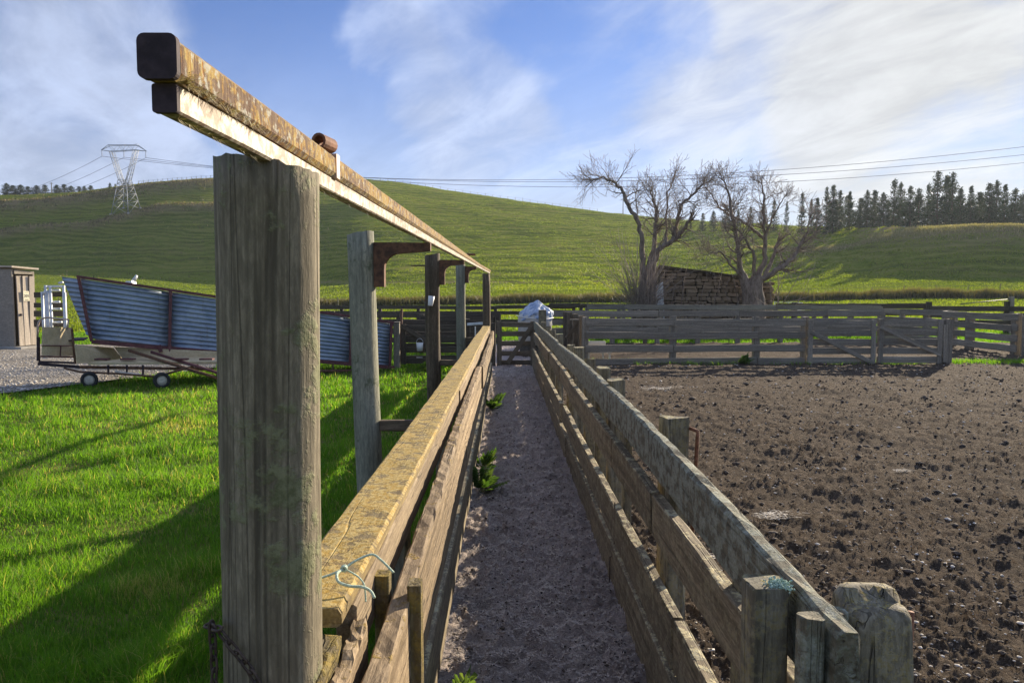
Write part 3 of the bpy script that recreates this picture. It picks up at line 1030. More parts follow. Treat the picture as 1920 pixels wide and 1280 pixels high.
R1_PTS = [(1.28, 1.035), (1.6, 1.055), (2.2, 1.075), (3.0, 1.088), (4.2, 1.085), (5.6, 1.085), (8, 1.07), (11, 1.06), (16.3, 1.055)]


def build_right_race():
    t = thing('race_fence', (0.65, 1.3, 0), 'right race fence of grey lichen boards with square posts in the yard', 'fence')
    for (y0, z0), (y1, z1) in (((1.30, 1.04), (4.55, 1.087)), ((4.56, 1.087), (8.9, 1.075)), ((8.91, 1.072), (12.6, 1.06)), ((12.61, 1.058), (16.35, 1.05))):
        h = 0.175
        plank('top_rail', (0.632, y0, z0 - h / 2), (0.632, y1, z1 - h / 2), h, 0.046, M['lichen_rail'], t, int((y1 - y0) / 0.09), 0.010, ch=0.010, bow=0.012)
    rail_run('rail', 0.9, 16.3, 0.640, 0.725, 0.175, 0.046, M['rail'], t, (2.15, 1.2, 2.8, 1.55), 0.14, 0.007, 0.0, 0.006, 0.010)
    rail_run('rail', 0.7, 7.8, 0.628, 0.372, 0.188, 0.046, M['rail'], t, (1.9, 2.4), 0.14, 0.007, 0.0, 0.02)
    rail_run('rail', 7.9, 16.3, 0.600, 0.375, 0.19, 0.046, M['rail'], t, (2.9, 2.2), 0.2, 0.007)
    rail_run('kick_board', 0.6, 16.3, 0.606, 0.13, 0.27, 0.046, M['rail'], t, (1.6, 2.7, 2.2), 0.14, 0.008)
    # outer boards on the yard side
    plank('outer_rail', (0.712, 2.85, 0.885), (0.712, 5.5, 0.90), 0.16, 0.04, M['lichen_rail'], t, 22, 0.008)
    plank('outer_rail', (0.70, 1.02, 0.80), (0.69, 1.36, 0.82), 0.15, 0.036, M['lichen_rail'], t, 8, 0.006)
    # square posts, yard side, as counted in the photograph
    for (Y, X, z, w) in ((3.47, 0.80, 1.065, 0.125), (5.05, 0.768, 1.06, 0.115), (5.9, 0.79, 1.065, 0.105), (6.75, 0.775, 1.06, 0.105), (8.3, 0.83, 1.06, 0.125),
                         (8.85, 0.785, 1.05, 0.09), (10.8, 0.79, 1.07, 0.11), (12.1, 0.775, 1.08, 0.10), (13.6, 0.78, 1.07, 0.11), (15.0, 0.77, 1.09, 0.11)):
        plank('post', (X, Y, -0.2), (X, Y, z), w, w, M['post'], t, 8, 0.010, up=(0, 1, 0), ch=0.018)
    # uprights on the inside behind the lower rails
    for Y in (2.05, 3.0, 4.1, 5.4, 7.3, 9.3, 11.5):
        plank('upright', (0.686, Y, -0.1), (0.686, Y, 0.95), 0.08, 0.045, M['post'], t, 5, 0.006, up=(0, 1, 0))
    # near inside upright with a lichen crust, slats, and the crumbling end post
    up = plank('upright', (0.545, 1.50, -0.1), (0.549, 1.50, 1.045), 0.075, 0.078, M['post'], t, 12, 0.005, up=(0, 1, 0), ch=0.006)
    n = 500
    q = RNG.normal(0, 1, (n, 3)) * np.array([0.010, 0.012, 0.004]) + np.array([0.570, 1.49, 1.046])
    V = []; Fc = []
    for p in q:
        r = random.uniform(0.0015, 0.004); o = len(V)
        a = random.uniform(0, 6.28)
        for k in range(4):
            V.append((p[0] + r * math.cos(a + k * 1.57), p[1] + r * math.sin(a + k * 1.57), max(p[2], 1.02) + random.uniform(-0.002, 0.003)))
        V.append((p[0], p[1], max(p[2], 1.02) + r * 0.9)); V.append((p[0], p[1], max(p[2], 1.02) - r))
        for k in range(4):
            k2 = (k + 1) % 4
            Fc.append((o + k, o + k2, o + 4)); Fc.append((o + k2, o + k, o + 5))
    c = Vector((0.553, 1.485, 1.047))
    o = link('lichen_crust', mesh_py('lichen_crust', [Vector(v) - c for v in V], Fc), M['lichblue'], t, c); o['kind'] = 'stuff'
    plank('slat', (0.575, 1.345, -0.1), (0.575, 1.345, 1.045), 0.040, 0.044, M['lichen_rail'], t, 10, 0.003, up=(0, 1, 0), ch=0.007)
    plank('slat', (0.655, 1.405, -0.1), (0.650, 1.405, 1.03), 0.035, 0.05, M['lichen_rail'], t, 10, 0.003, up=(0, 1, 0), ch=0.007)
    # end post: rounded block with a step worn into its head
    V = []; Fc = []
    prof = [(-0.10, 1.0), (0.15, 1.0), (0.4, 1.02), (0.7, 0.97), (0.9, 1.0), (0.985, 0.99), (1.012, 0.95), (1.028, 0.82), (1.032, 0.4)]
    ns = 24
    for z, s in prof:
        for k in range(ns):
            a = 2 * math.pi * k / ns
            ca, sa = math.cos(a), math.sin(a)
            sq = 1 / max(abs(ca), abs(sa)); sq = min(sq, 1.22)
            r = 0.063 * s * sq * (1 + 0.05 * (float(vnoise(np.array(k * 1.3), np.array(z * 14.0))) - 0.5) * 2)
            zz = z
            if z > 0.97 and sa > 0.25: zz += 0.022          # back half stands higher
            V.append((r * ca * 1.05, r * sa, zz))
    for i in range(len(prof) - 1):
        for k in range(ns):
            k2 = (k + 1) % ns
            Fc.append((i * ns + k, i * ns + k2, (i + 1) * ns + k2, (i + 1) * ns + k))
    Fc.append(tuple((len(prof) - 1) * ns + k for k in range(ns)))
    e = link('end_post', mesh_py('end_post', [(v[2], v[0], v[1]) for v in V], Fc, True), M['stump'], t, (0.742, 1.44, 0), Matrix(((0, 1, 0), (0, 0, 1), (1, 0, 0))))
    tag(e, 'thick crumbling grey post with a stepped head')
    tubes('iron_pin', [([(0.830, 1.46, 0.2), (0.832, 1.46, 1.0)], 0.0075)], M['rust_pipe'], t, 8, (0.83, 1.46, 0.6))
    tubes('iron_pin', [([(0.885, 3.44, 0.3), (0.90, 3.40, 0.98), (0.902, 3.40, 1.01), (0.87, 3.43, 1.02)], 0.009)], M['rust_pipe'], t, 8, (0.83, 3.4, 0.6))
    tubes('tie_wire', [([(0.604, 4.0, 0.50), (0.6025, 4.0, 0.2), (0.58, 4.0, 0.19), (0.579, 4.0, 0.02)], 0.0035)], M['chain'], t, 5, (0.6, 4, 0.3))
    return t


build_right_race()


# ------------------------------------------------------------------ chain and twine on the first pole
def build_chain():
    t = thing('chain', (-0.45, 1.13, 0.9), 'rusty link chain hanging round the nearest thick pole', 'chain')

    def link_mesh():
        pts = []
        a, b = 0.0085, 0.0055
        for k in range(20):
            th = 2 * math.pi * k / 20
            x = math.cos(th) * b + (0.0075 if math.cos(th) > 0 else -0.0075)
            pts.append(Vector((x, math.sin(th) * b, 0)))
        V = []; Fc = []
        n = len(pts); s = 6
        for i, p in enumerate(pts):
            d = (pts[(i + 1) % n] - pts[i - 1]).normalized()
            side = Vector((0, 0, 1)).cross(d).normalized()
            for k in range(s):
                u = 2 * math.pi * k / s
                V.append(p + side * math.cos(u) * 0.0023 + Vector((0, 0, 1)) * math.sin(u) * 0.0023)
        for i in range(n):
            i2 = (i + 1) % n
            for k in range(s):
                k2 = (k + 1) % s
                Fc.append((i * s + k, i * s + k2, i2 * s + k2, i2 * s + k))
        me = mesh_py('chain_link', V, Fc, True); me.materials.append(M['chain'])
        return me
    me = link_mesh()
    runs = [[at(392, 1172, 1.16), at(408, 1178, 1.13), at(440, 1218, 1.125), at(465, 1250, 1.125), at(500, 1310, 1.125)],
            [at(397, 1178, 1.15), at(400, 1215, 1.15), at(402, 1260, 1.15), at(400, 1300, 1.15)]]
    for pts in runs:
        d = [0]
        for a, b in zip(pts[:-1], pts[1:]): d.append(d[-1] + (b - a).length)
        s = 0.0; i = 0
        while s < d[-1]:
            j = max(k for k in range(len(d)) if d[k] <= s + 1e-9); j = min(j, len(pts) - 2)
            f = (s - d[j]) / (d[j + 1] - d[j])
            p = pts[j].lerp(pts[j + 1], f)
            x = (pts[j + 1] - pts[j]).normalized()
            rot = frame_of(Vector((0, 0, 0)), x) @ Matrix.Rotation(R(90 if i % 2 else 0) + 0.3, 3, 'X')
            link('chain_link', me, None, t, p, rot)
            s += 0.0195; i += 1
    return t


build_chain()


def build_twine():
    t = thing('baling_twine', (-0.33, 1.5, 1.05), 'pale green twine knotted over the lichen cap board', 'twine')

    def cr(pts, n=8):
        out = []
        P = [pts[0]] + pts + [pts[-1]]
        for i in range(1, len(P) - 2):
            for k in range(n):
                u = k / n
                a, b, c, d = P[i - 1], P[i], P[i + 1], P[i + 2]
                out.append(0.5 * ((2 * b) + (c - a) * u + (2 * a - 5 * b + 4 * c - d) * u * u + (3 * b - a - 3 * c + d) * u ** 3))
        out.append(pts[-1])
        return out
    z = 1.056
    A = [at(570, 1085, 1.42), at(600, 1083, 1.45), at(640, 1068, 1.475), at(668, 1050, 1.50), at(697, 1039, 1.52), at(715, 1050, 1.51), at(738, 1073, 1.50)]
    B = [at(645, 1066, 1.47), at(632, 1075, 1.44), at(635, 1090, 1.42), at(655, 1098, 1.41), at(680, 1100, 1.41), at(695, 1108, 1.41), at(702, 1120, 1.40)]
    C = [at(648, 1067, 1.47), at(668, 1078, 1.45), at(680, 1090, 1.43), at(684, 1102, 1.42), at(686, 1128, 1.41)]
    for nm, run, r in (('strand', A, 0.0026), ('loop', B, 0.0030), ('strand', C, 0.0018)):
        tubes(nm, [(cr(run), r)], M['twine'], t, 7, (-0.33, 1.5, 1.05))
    kn = at(645, 1067, 1.468)
    pts = []
    for k in range(26):
        a = k * 0.75
        pts.append(kn + Vector((math.cos(a) * 0.005, math.sin(a * 1.3) * 0.004, math.sin(a) * 0.005 + 0.002)))
    tubes('knot', [(cr(pts, 3), 0.0024)], M['twine'], t, 6, (-0.33, 1.5, 1.05))


build_twine()


# ------------------------------------------------------------------ fences and gates of the yards
def fence(name, label, A, B, zs, h, posts, mat, pmat, pw=0.13, ptop=1.1, group=None, tk=0.04, side=1, detail=1.0, zfun=None):
    """Post and rail fence from A to B; posts = fractions along it; each rail is cut at every second post."""
    A = Vector((*A, 0)); B = Vector((*B, 0))
    L = (B - A).length
    d = (B - A) / L
    nrm = Vector((d.y, -d.x, 0)) * side
    zf = zfun or (lambda x, y: 0.0)
    t = thing(name, (A.x, A.y, zf(A.x, A.y)), label, 'fence', group)
    for f in posts:
        p = A + d * (L * f)
        z0 = zf(p.x, p.y)
        plank('post', (p.x, p.y, z0 - 0.2), (p.x + random.uniform(-.015, .015), p.y, z0 + ptop + random.uniform(-0.03, 0.04)), pw, pw, pmat, t, 3, 0.008, up=(nrm.x, nrm.y, 0), ch=0.015)
    cuts = sorted(set([0.0] + [f for i, f in enumerate(posts) if 0.05 < f < 0.95] + [1.0]))
    for zi, zc in enumerate(zs):
        cs = cuts if len(cuts) < 4 else [cuts[0]] + [c for i, c in enumerate(cuts[1:-1]) if (i + zi) % 2 == 0] + [cuts[-1]]
        for a, b in zip(cs[:-1], cs[1:]):
            p = A + d * (L * a + 0.008) + nrm * (pw / 2 + tk / 2 + 0.002); q = A + d * (L * b - 0.008) + nrm * (pw / 2 + tk / 2 + 0.002)
            j0, j1 = random.uniform(-.012, .012), random.uniform(-.012, .012)
            plank('rail', (p.x, p.y, zf(p.x, p.y) + zc + j0), (q.x, q.y, zf(q.x, q.y) + zc + j1), h + random.uniform(-.012, .008), tk, mat, t, max(2, int((q - p).length / 0.5 * detail)), 0.007, bow=random.uniform(-.015, .01))
    return t


def gate(name, label, A, B, z0, z1, nr, mat, braces, h=0.12, group=None, stiles=None):
    A = Vector((*A, 0)); B = Vector((*B, 0))
    L = (B - A).length; d = (B - A) / L
    n = Vector((d.y, -d.x, 0))
    t = thing(name, (A.x, A.y, 0), label, 'gate', group)
    for i in range(nr):
        z = z0 + h / 2 + (z1 - z0 - h) * i / (nr - 1)
        plank('rail', (A.x, A.y, z), (B.x, B.y, z + random.uniform(-.01, .01)), h, 0.03, mat, t, 4, 0.005)
    for f in (stiles or (0.04, 0.96)):
        p = A + d * L * f + n * 0.034
        plank('stile', (p.x, p.y, z0 - 0.01), (p.x, p.y, z1 + 0.02), 0.11, 0.035, mat, t, 3, 0.004, up=(d.x, d.y, 0))
    for (f0, q0, f1, q1) in braces:
        p = A + d * L * f0 + n * 0.072; q = A + d * L * f1 + n * 0.072
        plank('brace', (p.x, p.y, q0), (q.x, q.y, q1), 0.10, 0.035, mat, t, 4, 0.004)
    return t


def build_yards():
    rz = (1.01, 0.71, 0.41, 0.115)
    Y0 = 17.0
    x0 = at(1097, 600, Y0).x; x1 = at(1510, 600, Y0).x; x2 = at(1764, 600, Y0).x
    fx = lambda px: (at(px, 600, Y0).x - x0) / (x1 - x0)
    # sheep yard front fence, rails on the camera side
    fence('yard_fence', 'grey four rail fence facing the camera across the dirt yard', (x0, Y0), (x1, Y0 + 0.05), rz, 0.165, [0.0, fx(1262), fx(1420), 1.0], M['fence'], M['fence'], 0.15, 1.12, None)
    xa, xb = at(1511, 600, Y0).x, at(1640, 600, Y0).x
    gate('timber_gate', 'grey braced gate left of the other, hung on the fence', (xa, Y0 - 0.10), (xb - 0.02, Y0 - 0.10), 0.06, 1.06, 5, M['fence'], [(0.03, 0.80, 0.97, 0.06)], 0.15, 'gates closing the dirt yard')
    gate('timber_gate', 'grey braced gate at the right end of the yard fence', (xb + 0.02, Y0 - 0.10), (x2 - 0.1, Y0 - 0.3), 0.08, 1.07, 5, M['fence'], [(0.03, 0.92, 0.95, 0.28)], 0.15, 'gates closing the dirt yard', (0.05, 0.94))
    gp = thing('gate_post', (x2, Y0 - 0.3, 0), 'square grey timber post at the free end of yard gate', 'post')
    plank('post', (x2, Y0 - 0.3, -0.2), (x2, Y0 - 0.3, 1.10), 0.16, 0.16, M['fence'], gp, 4, 0.008, up=(0, 1, 0), ch=0.015)
    plank('stop_board', (x2 - 0.105, Y0 - 0.38, 0.12), (x2 - 0.105, Y0 - 0.38, 0.98), 0.09, 0.03, M['fence'], gp, 3, 0.005, up=(1, 0, 0))
    # pens behind
    fence('pen_fence', 'middle pen fence just behind the dirt yard fence', (at(1030, 590, 23.5).x, 23.5), (at(1655, 590, 25.0).x, 25.0), (1.05, 0.78, 0.51), 0.19, [0.0, 0.06, 0.18, 0.31, 0.43, 0.55, 0.68, 0.82, 1.0], M['fence'], M['fence'], 0.14, 1.08)
    fence('pen_fence', 'low pen fence reaching right from the far end of the middle pen', (at(1650, 590, 26).x, 26), (at(1790, 590, 23.0).x, 23.0), (1.08, 0.8, 0.5, 0.2), 0.19, [0.0, 0.33, 0.66, 1.0], M['fence'], M['fence'], 0.14, 1.12)
    fence('pen_fence', 'long pen fence below the stone ruin', (at(1100, 590, 29).x, 29), (at(1650, 590, 28).x, 28), (1.17, 0.92, 0.64, 0.35), 0.2, [0.0, 0.13, 0.26, 0.39, 0.52, 0.65, 0.78, 0.9, 1.0], M['fence'], M['fence'], 0.14, 1.16)
    ex0 = at(1775, 600, 23.0).x; 
    fence('pen_fence', 'fence at the right edge running towards the camera', (ex0, 23.0), (at(1918, 600, 19.3).x, 19.3), (1.05, 0.77, 0.49, 0.22), 0.18, [0.0, 0.35, 0.93], M['fence'], M['fence'], 0.2, 1.12, None, 0.04, 1)
    fence('pen_fence', 'cross fence leaving the frame at the right edge', (at(1916, 600, 19.25).x, 19.2), (at(2300, 600, 17.0).x, 17.0), (1.05, 0.77, 0.49, 0.22), 0.18, [0.02, 0.5, 0.98], M['fence'], M['fence'], 0.18, 1.1)
    zf = lambda x, y: gz(x, y)
    fence('boundary_fence', 'outermost timber fence along the bright paddock left of the tarp', (at(430, 590, 34).x, 34), (at(1075, 590, 33).x, 33), (1.08, 0.82, 0.45), 0.17, [k / 9 for k in range(10)], M['fence_dark'], M['fence_dark'], 0.15, 1.1, None, zfun=zf)
    fence('boundary_fence', 'outermost timber fence between the tarp and the stone ruin', (at(1030, 590, 32.8).x, 32.8), (at(1232, 590, 32).x, 32.0), (1.16, 0.86, 0.5), 0.2, [0.0, 0.3, 0.65, 1.0], M['fence_dark'], M['fence_dark'], 0.15, 1.16, None, zfun=zf)
    fence('boundary_fence', 'outermost timber fence right of the stone ruin', (at(1452, 590, 32).x, 32.0), (at(1738, 580, 32).x, 32.0), (1.16, 0.86, 0.5), 0.22, [0.13, 0.5, 1.0], M['fence_dark'], M['fence_dark'], 0.2, 1.28, None, zfun=zf)
    fence('boundary_fence', 'outermost timber fence at the far right with sagging wire above', (at(1742, 580, 31.5).x, 31.5), (at(2100, 580, 30).x, 30.0), (1.06, 0.78, 0.46), 0.22, [0.0, 0.42, 1.0], M['fence_dark'], M['fence_dark'], 0.2, 1.36, None, zfun=zf)
    # divisions between the pens
    fence('pen_divider', 'short fence running back behind the left end of the yard fence', (x0 - 0.05, 17.3), (at(1060, 600, 23.3).x, 23.3), (1.0, 0.72, 0.42, 0.14), 0.16, [0.0, 0.33, 0.66, 1.0], M['gatewood'], M['gatewood'], 0.14, 1.14)
    fence('pen_divider', 'fence running back through the pens left of the trees', (at(1210, 590, 23.9).x, 23.9), (at(1190, 590, 28.8).x, 28.8), (1.0, 0.7, 0.4), 0.16, [0.0, 0.5, 1.0], M['gatewood'], M['gatewood'], 0.14, 1.1)
    tr = thing('brace_post', (at(1075, 640, 17.6).x, 17.6, 0), 'post with slanting timber prop behind the yard fence corner', 'post')
    px = at(1088, 640, 17.6).x
    plank('post', (px, 17.6, -0.2), (px, 17.6, 1.06), 0.1, 0.1, M['gatewood'], tr, 3, 0.006, up=(0, 1, 0))
    plank('prop', (px - 0.03, 17.52, 1.0), (at(1062, 640, 17.5).x, 17.5, 0.62), 0.09, 0.04, M['gatewood'], tr, 3, 0.004)
    plank('top_board', (at(1068, 640, 17.5).x, 17.45, 1.06), (px + 0.06, 17.45, 1.06), 0.035, 0.1, M['fence'], tr, 2, 0.003)
    for (pxl, pyl, ln) in ((1093, 645, 0.55), (1100, 660, 0.62)):
        p = at(pxl, pyl, 18.2)
        o = thing('feed_trough', (p.x + 0.35, 18.2, p.z - 0.06), 'white trough ' + ('upper' if pyl < 650 else 'lower') + ' of the two behind the yard fence corner', 'trough')
        q = Vector((p.x, 18.2, p.z))
        plank('tray', (q.x, q.y, q.z), (q.x + ln, q.y, q.z), 0.03, 0.22, M['white'], o, 2, 0.002)
        plank('side', (q.x, q.y - 0.11, q.z + 0.05), (q.x + ln, q.y - 0.11, q.z + 0.05), 0.07, 0.012, M['white'], o, 2, 0.002)
        plank('leg', (q.x + 0.05, q.y, 0.0), (q.x + 0.05, q.y, q.z - 0.02), 0.05, 0.05, M['galv'], o, 1, 0.001, up=(0, 1, 0))
        plank('leg', (q.x + ln - 0.05, q.y, 0.0), (q.x + ln - 0.05, q.y, q.z - 0.02), 0.05, 0.05, M['galv'], o, 1, 0.001, up=(0, 1, 0))
    # gate closing the end of the race
    YG = 16.55
    g0, g1 = at(932, 640, YG).x, at(1004, 640, YG).x
    gate('race_gate', 'dark narrow timber gate closing the end of the race', (g0, YG), (g1, YG), 0.06, 1.04, 5, M['gatewood'], [(0.28, 0.12, 0.92, 0.98)], 0.11, None, (0.06, 0.93))
    gp = thing('gate_post', (0.78, 16.6, 0), 'tall square post beside the gate at the end of the race', 'post')
    plank('post', (at(1017, 600, 16.6).x, 16.6, -0.2), (at(1017, 600, 16.6).x, 16.6, 1.31), 0.17, 0.17, M['post'], gp, 4, 0.006, up=(0, 1, 0), ch=0.012)
    plank('cleat', (at(1017, 600, 16.5).x, 16.49, 0.6), (at(1017, 600, 16.5).x, 16.49, 1.02), 0.1, 0.04, M['post'], gp, 2, 0.004, up=(1, 0, 0))
    gp = thing('gate_post', (g0 - 0.1, 16.6, 0), 'dark post on the left side of the race end gate', 'post')
    plank('post', (g0 - 0.1, 16.6, -0.2), (g0 - 0.1, 16.6, 1.02), 0.13, 0.13, M['fence_dark'], gp, 3, 0.006, up=(0, 1, 0))
    # left pens
    fence('pen_fence', 'dark rails left of the race end gate behind the poles', (at(748, 640, 17.2).x, 17.2), (at(918, 640, 17.4).x, 17.4), (0.98, 0.72, 0.44, 0.16), 0.16, [0.0, 0.42, 0.75, 1.0], M['fence_dark'], M['fence_dark'], 0.16, 1.05)
    gate('pen_gate', 'dark braced gate beside the low end of the loading ramp', (at(752, 640, 16.5).x, 16.5), (at(872, 640, 16.5).x, 16.6), 0.1, 0.98, 4, M['fence_dark'], [(0.0, 0.96, 0.62, 0.42)], 0.13)
    fence('pen_fence', 'dark fence behind the loading ramp in front of the paddock', (at(560, 600, 24).x, 24), (at(935, 600, 24).x, 24), (1.0, 0.74, 0.46, 0.18), 0.17, [0.0, 0.17, 0.33, 0.5, 0.67, 0.84, 1.0], M['fence_dark'], M['fence_dark'], 0.15, 1.12)
    fence('pen_fence', 'dark cross rails between the poles far left of the tarp', (at(790, 600, 20.5).x, 20.5), (at(925, 600, 20.5).x, 20.5), (1.0, 0.7, 0.4, 0.12), 0.17, [0.0, 0.5, 1.0], M['fence_dark'], M['fence_dark'], 0.15, 1.08)
    rp = thing('ramp_post', (at(744, 640, 16.1).x, 16.1, 0), 'grey post at the low end of the loading ramp', 'post')
    plank('post', (at(744, 640, 16.1).x, 16.1, -0.2), (at(744, 640, 16.1).x, 16.1, 1.03), 0.13, 0.13, M['fence'], rp, 3, 0.006, up=(0, 1, 0))
    plank('cap', (at(739, 640, 16.1).x, 16.1, 1.05), (at(750, 640, 16.1).x, 16.1, 1.05), 0.02, 0.14, M['fence'], rp, 1, 0.002)
    st = thing('iron_stake', (at(752, 600, 16.9).x, 16.9, 0), 'thin leaning iron stake standing behind the loading ramp end', 'stake')
    tubes('rod', [([at(748, 625, 16.9) + Vector((0, 0, -0.9)), at(753, 581, 16.9)], 0.035)], M['rust'], st, 6, (at(752, 600, 16.9).x, 16.9, 0))
    tubes('tip', [([at(753, 581, 16.9), at(753.2, 579, 16.9)], 0.022)], M['rust'], st, 6, (at(752, 600, 16.9).x, 16.9, 0))


build_yards()


def lathe(name, prof, mat, parent, loc, n=24, sq=0.0, rot=None):
    V = []; Fc = []
    for r, z in prof:
        for k in range(n):
            a = 2 * math.pi * k / n
            V.append((r * math.cos(a), r * math.sin(a), z))
    for i in range(len(prof) - 1):
        for k in range(n):
            k2 = (k + 1) % n
            Fc.append((i * n + k, i * n + k2, (i + 1) * n + k2, (i + 1) * n + k))
    return link(name, mesh_py(name, V, Fc, True), mat, parent, loc, rot)


def build_small_yard_things():
    # tank on a stand with a tarp thrown over it, behind the race gate
    c = at(1003, 620, 19.2); c.z = 0
    t = thing('covered_tank', c, 'off white tank under a crumpled blue and white tarp beyond the race gate', 'tank')
    lathe('tank', [(0.0, 0.35), (0.36, 0.35), (0.43, 0.40), (0.45, 0.95), (0.44, 1.10), (0.38, 1.16), (0.0, 1.18)], M['tank'], t, c, 28)
    lathe('stand', [(0.40, 0.0), (0.40, 0.35), (0.36, 0.35), (0.36, 0.0)], M['fence_dark'], t, c, 16)
    V = []; Fc = []
    nr, na = 26, 72
    for i in range(nr + 1):
        s = i / nr
        for k in range(na):
            a = 2 * math.pi * k / na
            hem = 1.0 + 0.5 * math.sin(a + 0.8) + 0.16 * math.sin(a * 2 + 0.6) + 0.10 * math.sin(a * 5)
            r = 0.02 + 0.44 * min(1, s * 1.35) ** 1.25 * (1 + 0.05 * math.sin(a * 7 + i))
            z = 1.53 - 0.36 * min(1, s * 1.3) ** 1.3 - max(0, s - 0.72) * 0.75 * hem
            fold = 0.04 * math.sin(a * 9 + math.sin(a * 3) * 2) * s + 0.13 * (float(fbm(np.array(3 + 2.2 * math.cos(a) * (s + .3)), np.array(9 + 2.2 * math.sin(a) * (s + .3)), 3, 3)) - 0.5) * min(1, s * 3)
            V.append(((r + fold) * 0.9 * math.cos(a) + 0.07 * (1 - s), (r + fold) * math.sin(a), z + 0.12 * (float(fbm(np.array(13 + 3 * math.cos(a) * s), np.array(3 + 3 * math.sin(a) * s), 8, 3)) - 0.5)))
    for i in range(nr):
        for k in range(na):
            k2 = (k + 1) % na
            Fc.append((i * na + k, (i + 1) * na + k, (i + 1) * na + k2, i * na + k2))
    link('tarp', mesh_py('tarp', V, Fc, True), M['tarp'], t, c)
    tubes('rope', [([c + Vector((-0.5, -0.1, 1.12)), c + Vector((-0.25, -0.44, 1.07)), c + Vector((0.2, -0.47, 1.02)), c + Vector((0.48, -0.12, 1.06))], 0.012)], M['white'], t, 6, c)
    # white cup on the dark pole
    p = at(808, 564, 7.1)
    t = thing('plastic_cup', p, 'small white plastic container fixed to the dark third pole', 'container')
    rot = Matrix.Rotation(R(8), 3, 'Y')
    lathe('body', [(0.0, -0.048), (0.022, -0.048), (0.024, -0.044), (0.031, 0.048), (0.029, 0.048), (0.022, -0.036)], M['white'], t, p, 20, 0, rot)
    tubes('bolt', [([p + Vector((-0.07, 0.05, 0.0)), p + Vector((-0.01, 0.01, 0.0))], 0.006)], M['rust'], t, 6, p)
    # white bucket hanging on the pen gate, left
    p = at(787, 650, 16.3)
    t = thing('white_bucket', p, 'white bucket hung on the dark pen gate by the ramp', 'bucket')
    lathe('body', [(0.0, -0.09), (0.062, -0.09), (0.078, 0.09), (0.073, 0.09), (0.058, -0.08)], M['white'], t, p, 20)
    pts = [p + Vector((0.076 * math.cos(a), 0, 0.085 + 0.10 * math.sin(a))) for a in np.linspace(0, math.pi, 12)]
    tubes('handle', [(pts, 0.004)], M['galv'], t, 5, p)
    p = at(786, 676, 16.9)
    t = thing('feed_sack', p, 'torn white sack corner low behind the dark pen gate', 'sack')
    V = [(-0.07, 0, 0.08), (0.07, 0, 0.08), (0.07, 0.02, -0.07), (-0.02, 0.03, 0.02), (-0.07, 0.05, 0.08), (0.07, 0.05, 0.08), (0.07, 0.06, -0.07), (-0.02, 0.06, 0.02)]
    link('cloth', mesh_py('cloth', V, [(0, 3, 2, 1), (4, 5, 6, 7), (0, 1, 5, 4), (1, 2, 6, 5), (2, 3, 7, 6), (3, 0, 4, 7)]), M['white'], t, p)
    # pale metal box panel between the far poles
    p = at(892, 610, 15.6)
    t = thing('control_panel', p, 'pale horizontal board on dark legs left of the last pole', 'board')
    plank('board', at(876, 608, 15.6), at(907, 606, 15.6), 0.055, 0.03, M['galv'], t, 2, 0.001)
    for px in (880, 891, 903):
        q = at(px, 612, 15.6)
        plank('leg', (q.x, q.y + 0.03, 0), (q.x, q.y + 0.03, q.z), 0.025, 0.025, M['white'] if px == 891 else M['fence_dark'], t, 1, 0.001, up=(0, 1, 0))


build_small_yard_things()


# ------------------------------------------------------------------ loading ramp on wheels
def corrugated(name, P, mat, parent, pitch=0.092, amp=0.017):
    """Sheet between corners P = (bottom near a, bottom b, top b, top a); ridges run from a to b."""
    a0, b0, b1, a1 = [Vector(p) for p in P]
    n = (b0 - a0).cross(a1 - a0).normalized()
    H = ((a1 - a0).length + (b1 - b0).length) / 2
    HC = round(H / pitch) * pitch if H > 1.3 or H < 0.9 else 1.104
    rows = max(6, int(H / pitch) * 8)
    V = []; Fc = []
    o = (a0 + b0 + a1 + b1) / 4
    for i in range(rows + 1):
        s = i / rows
        w = math.sin(2 * math.pi * s * HC / pitch) * amp
        p = a0.lerp(a1, s) + n * w - o; q = b0.lerp(b1, s) + n * w - o
        for k in range(4):
            V.append(p.lerp(q, k / 3))
    for i in range(rows):
        for k in range(3):
            Fc.append((i * 4 + k, i * 4 + k + 1, (i + 1) * 4 + k + 1, (i + 1) * 4 + k))
    me = mesh_py(name, V, Fc, True)
    ob = link(name, me, mat, parent, o)
    sol = ob.modifiers.new('thickness', 'SOLIDIFY'); sol.thickness = 0.0015
    return ob


def wheel(parent, loc, axis_rot, r=0.17, w=0.12):
    rot = axis_rot
    prof = [(r * 0.62, -w / 2), (r * 0.9, -w / 2), (r * 0.985, -w * 0.36), (r, -w * 0.15), (r, w * 0.15), (r * 0.985, w * 0.36), (r * 0.9, w / 2), (r * 0.62, w / 2), (r * 0.58, 0), (r * 0.62, -w / 2)]
    wh = lathe('tyre', prof, M['tyre'], parent, loc, 28, 0, rot)
    prof = [(0.0, -w * 0.30), (r * 0.16, -w * 0.30), (r * 0.2, -w * 0.2), (r * 0.5, -w * 0.18), (r * 0.6, -w * 0.45), (r * 0.615, -w * 0.45), (r * 0.60, w * 0.4), (0.0, w * 0.2)]
    lathe('rim', prof, M['rim'], parent, loc, 24, 0, rot)


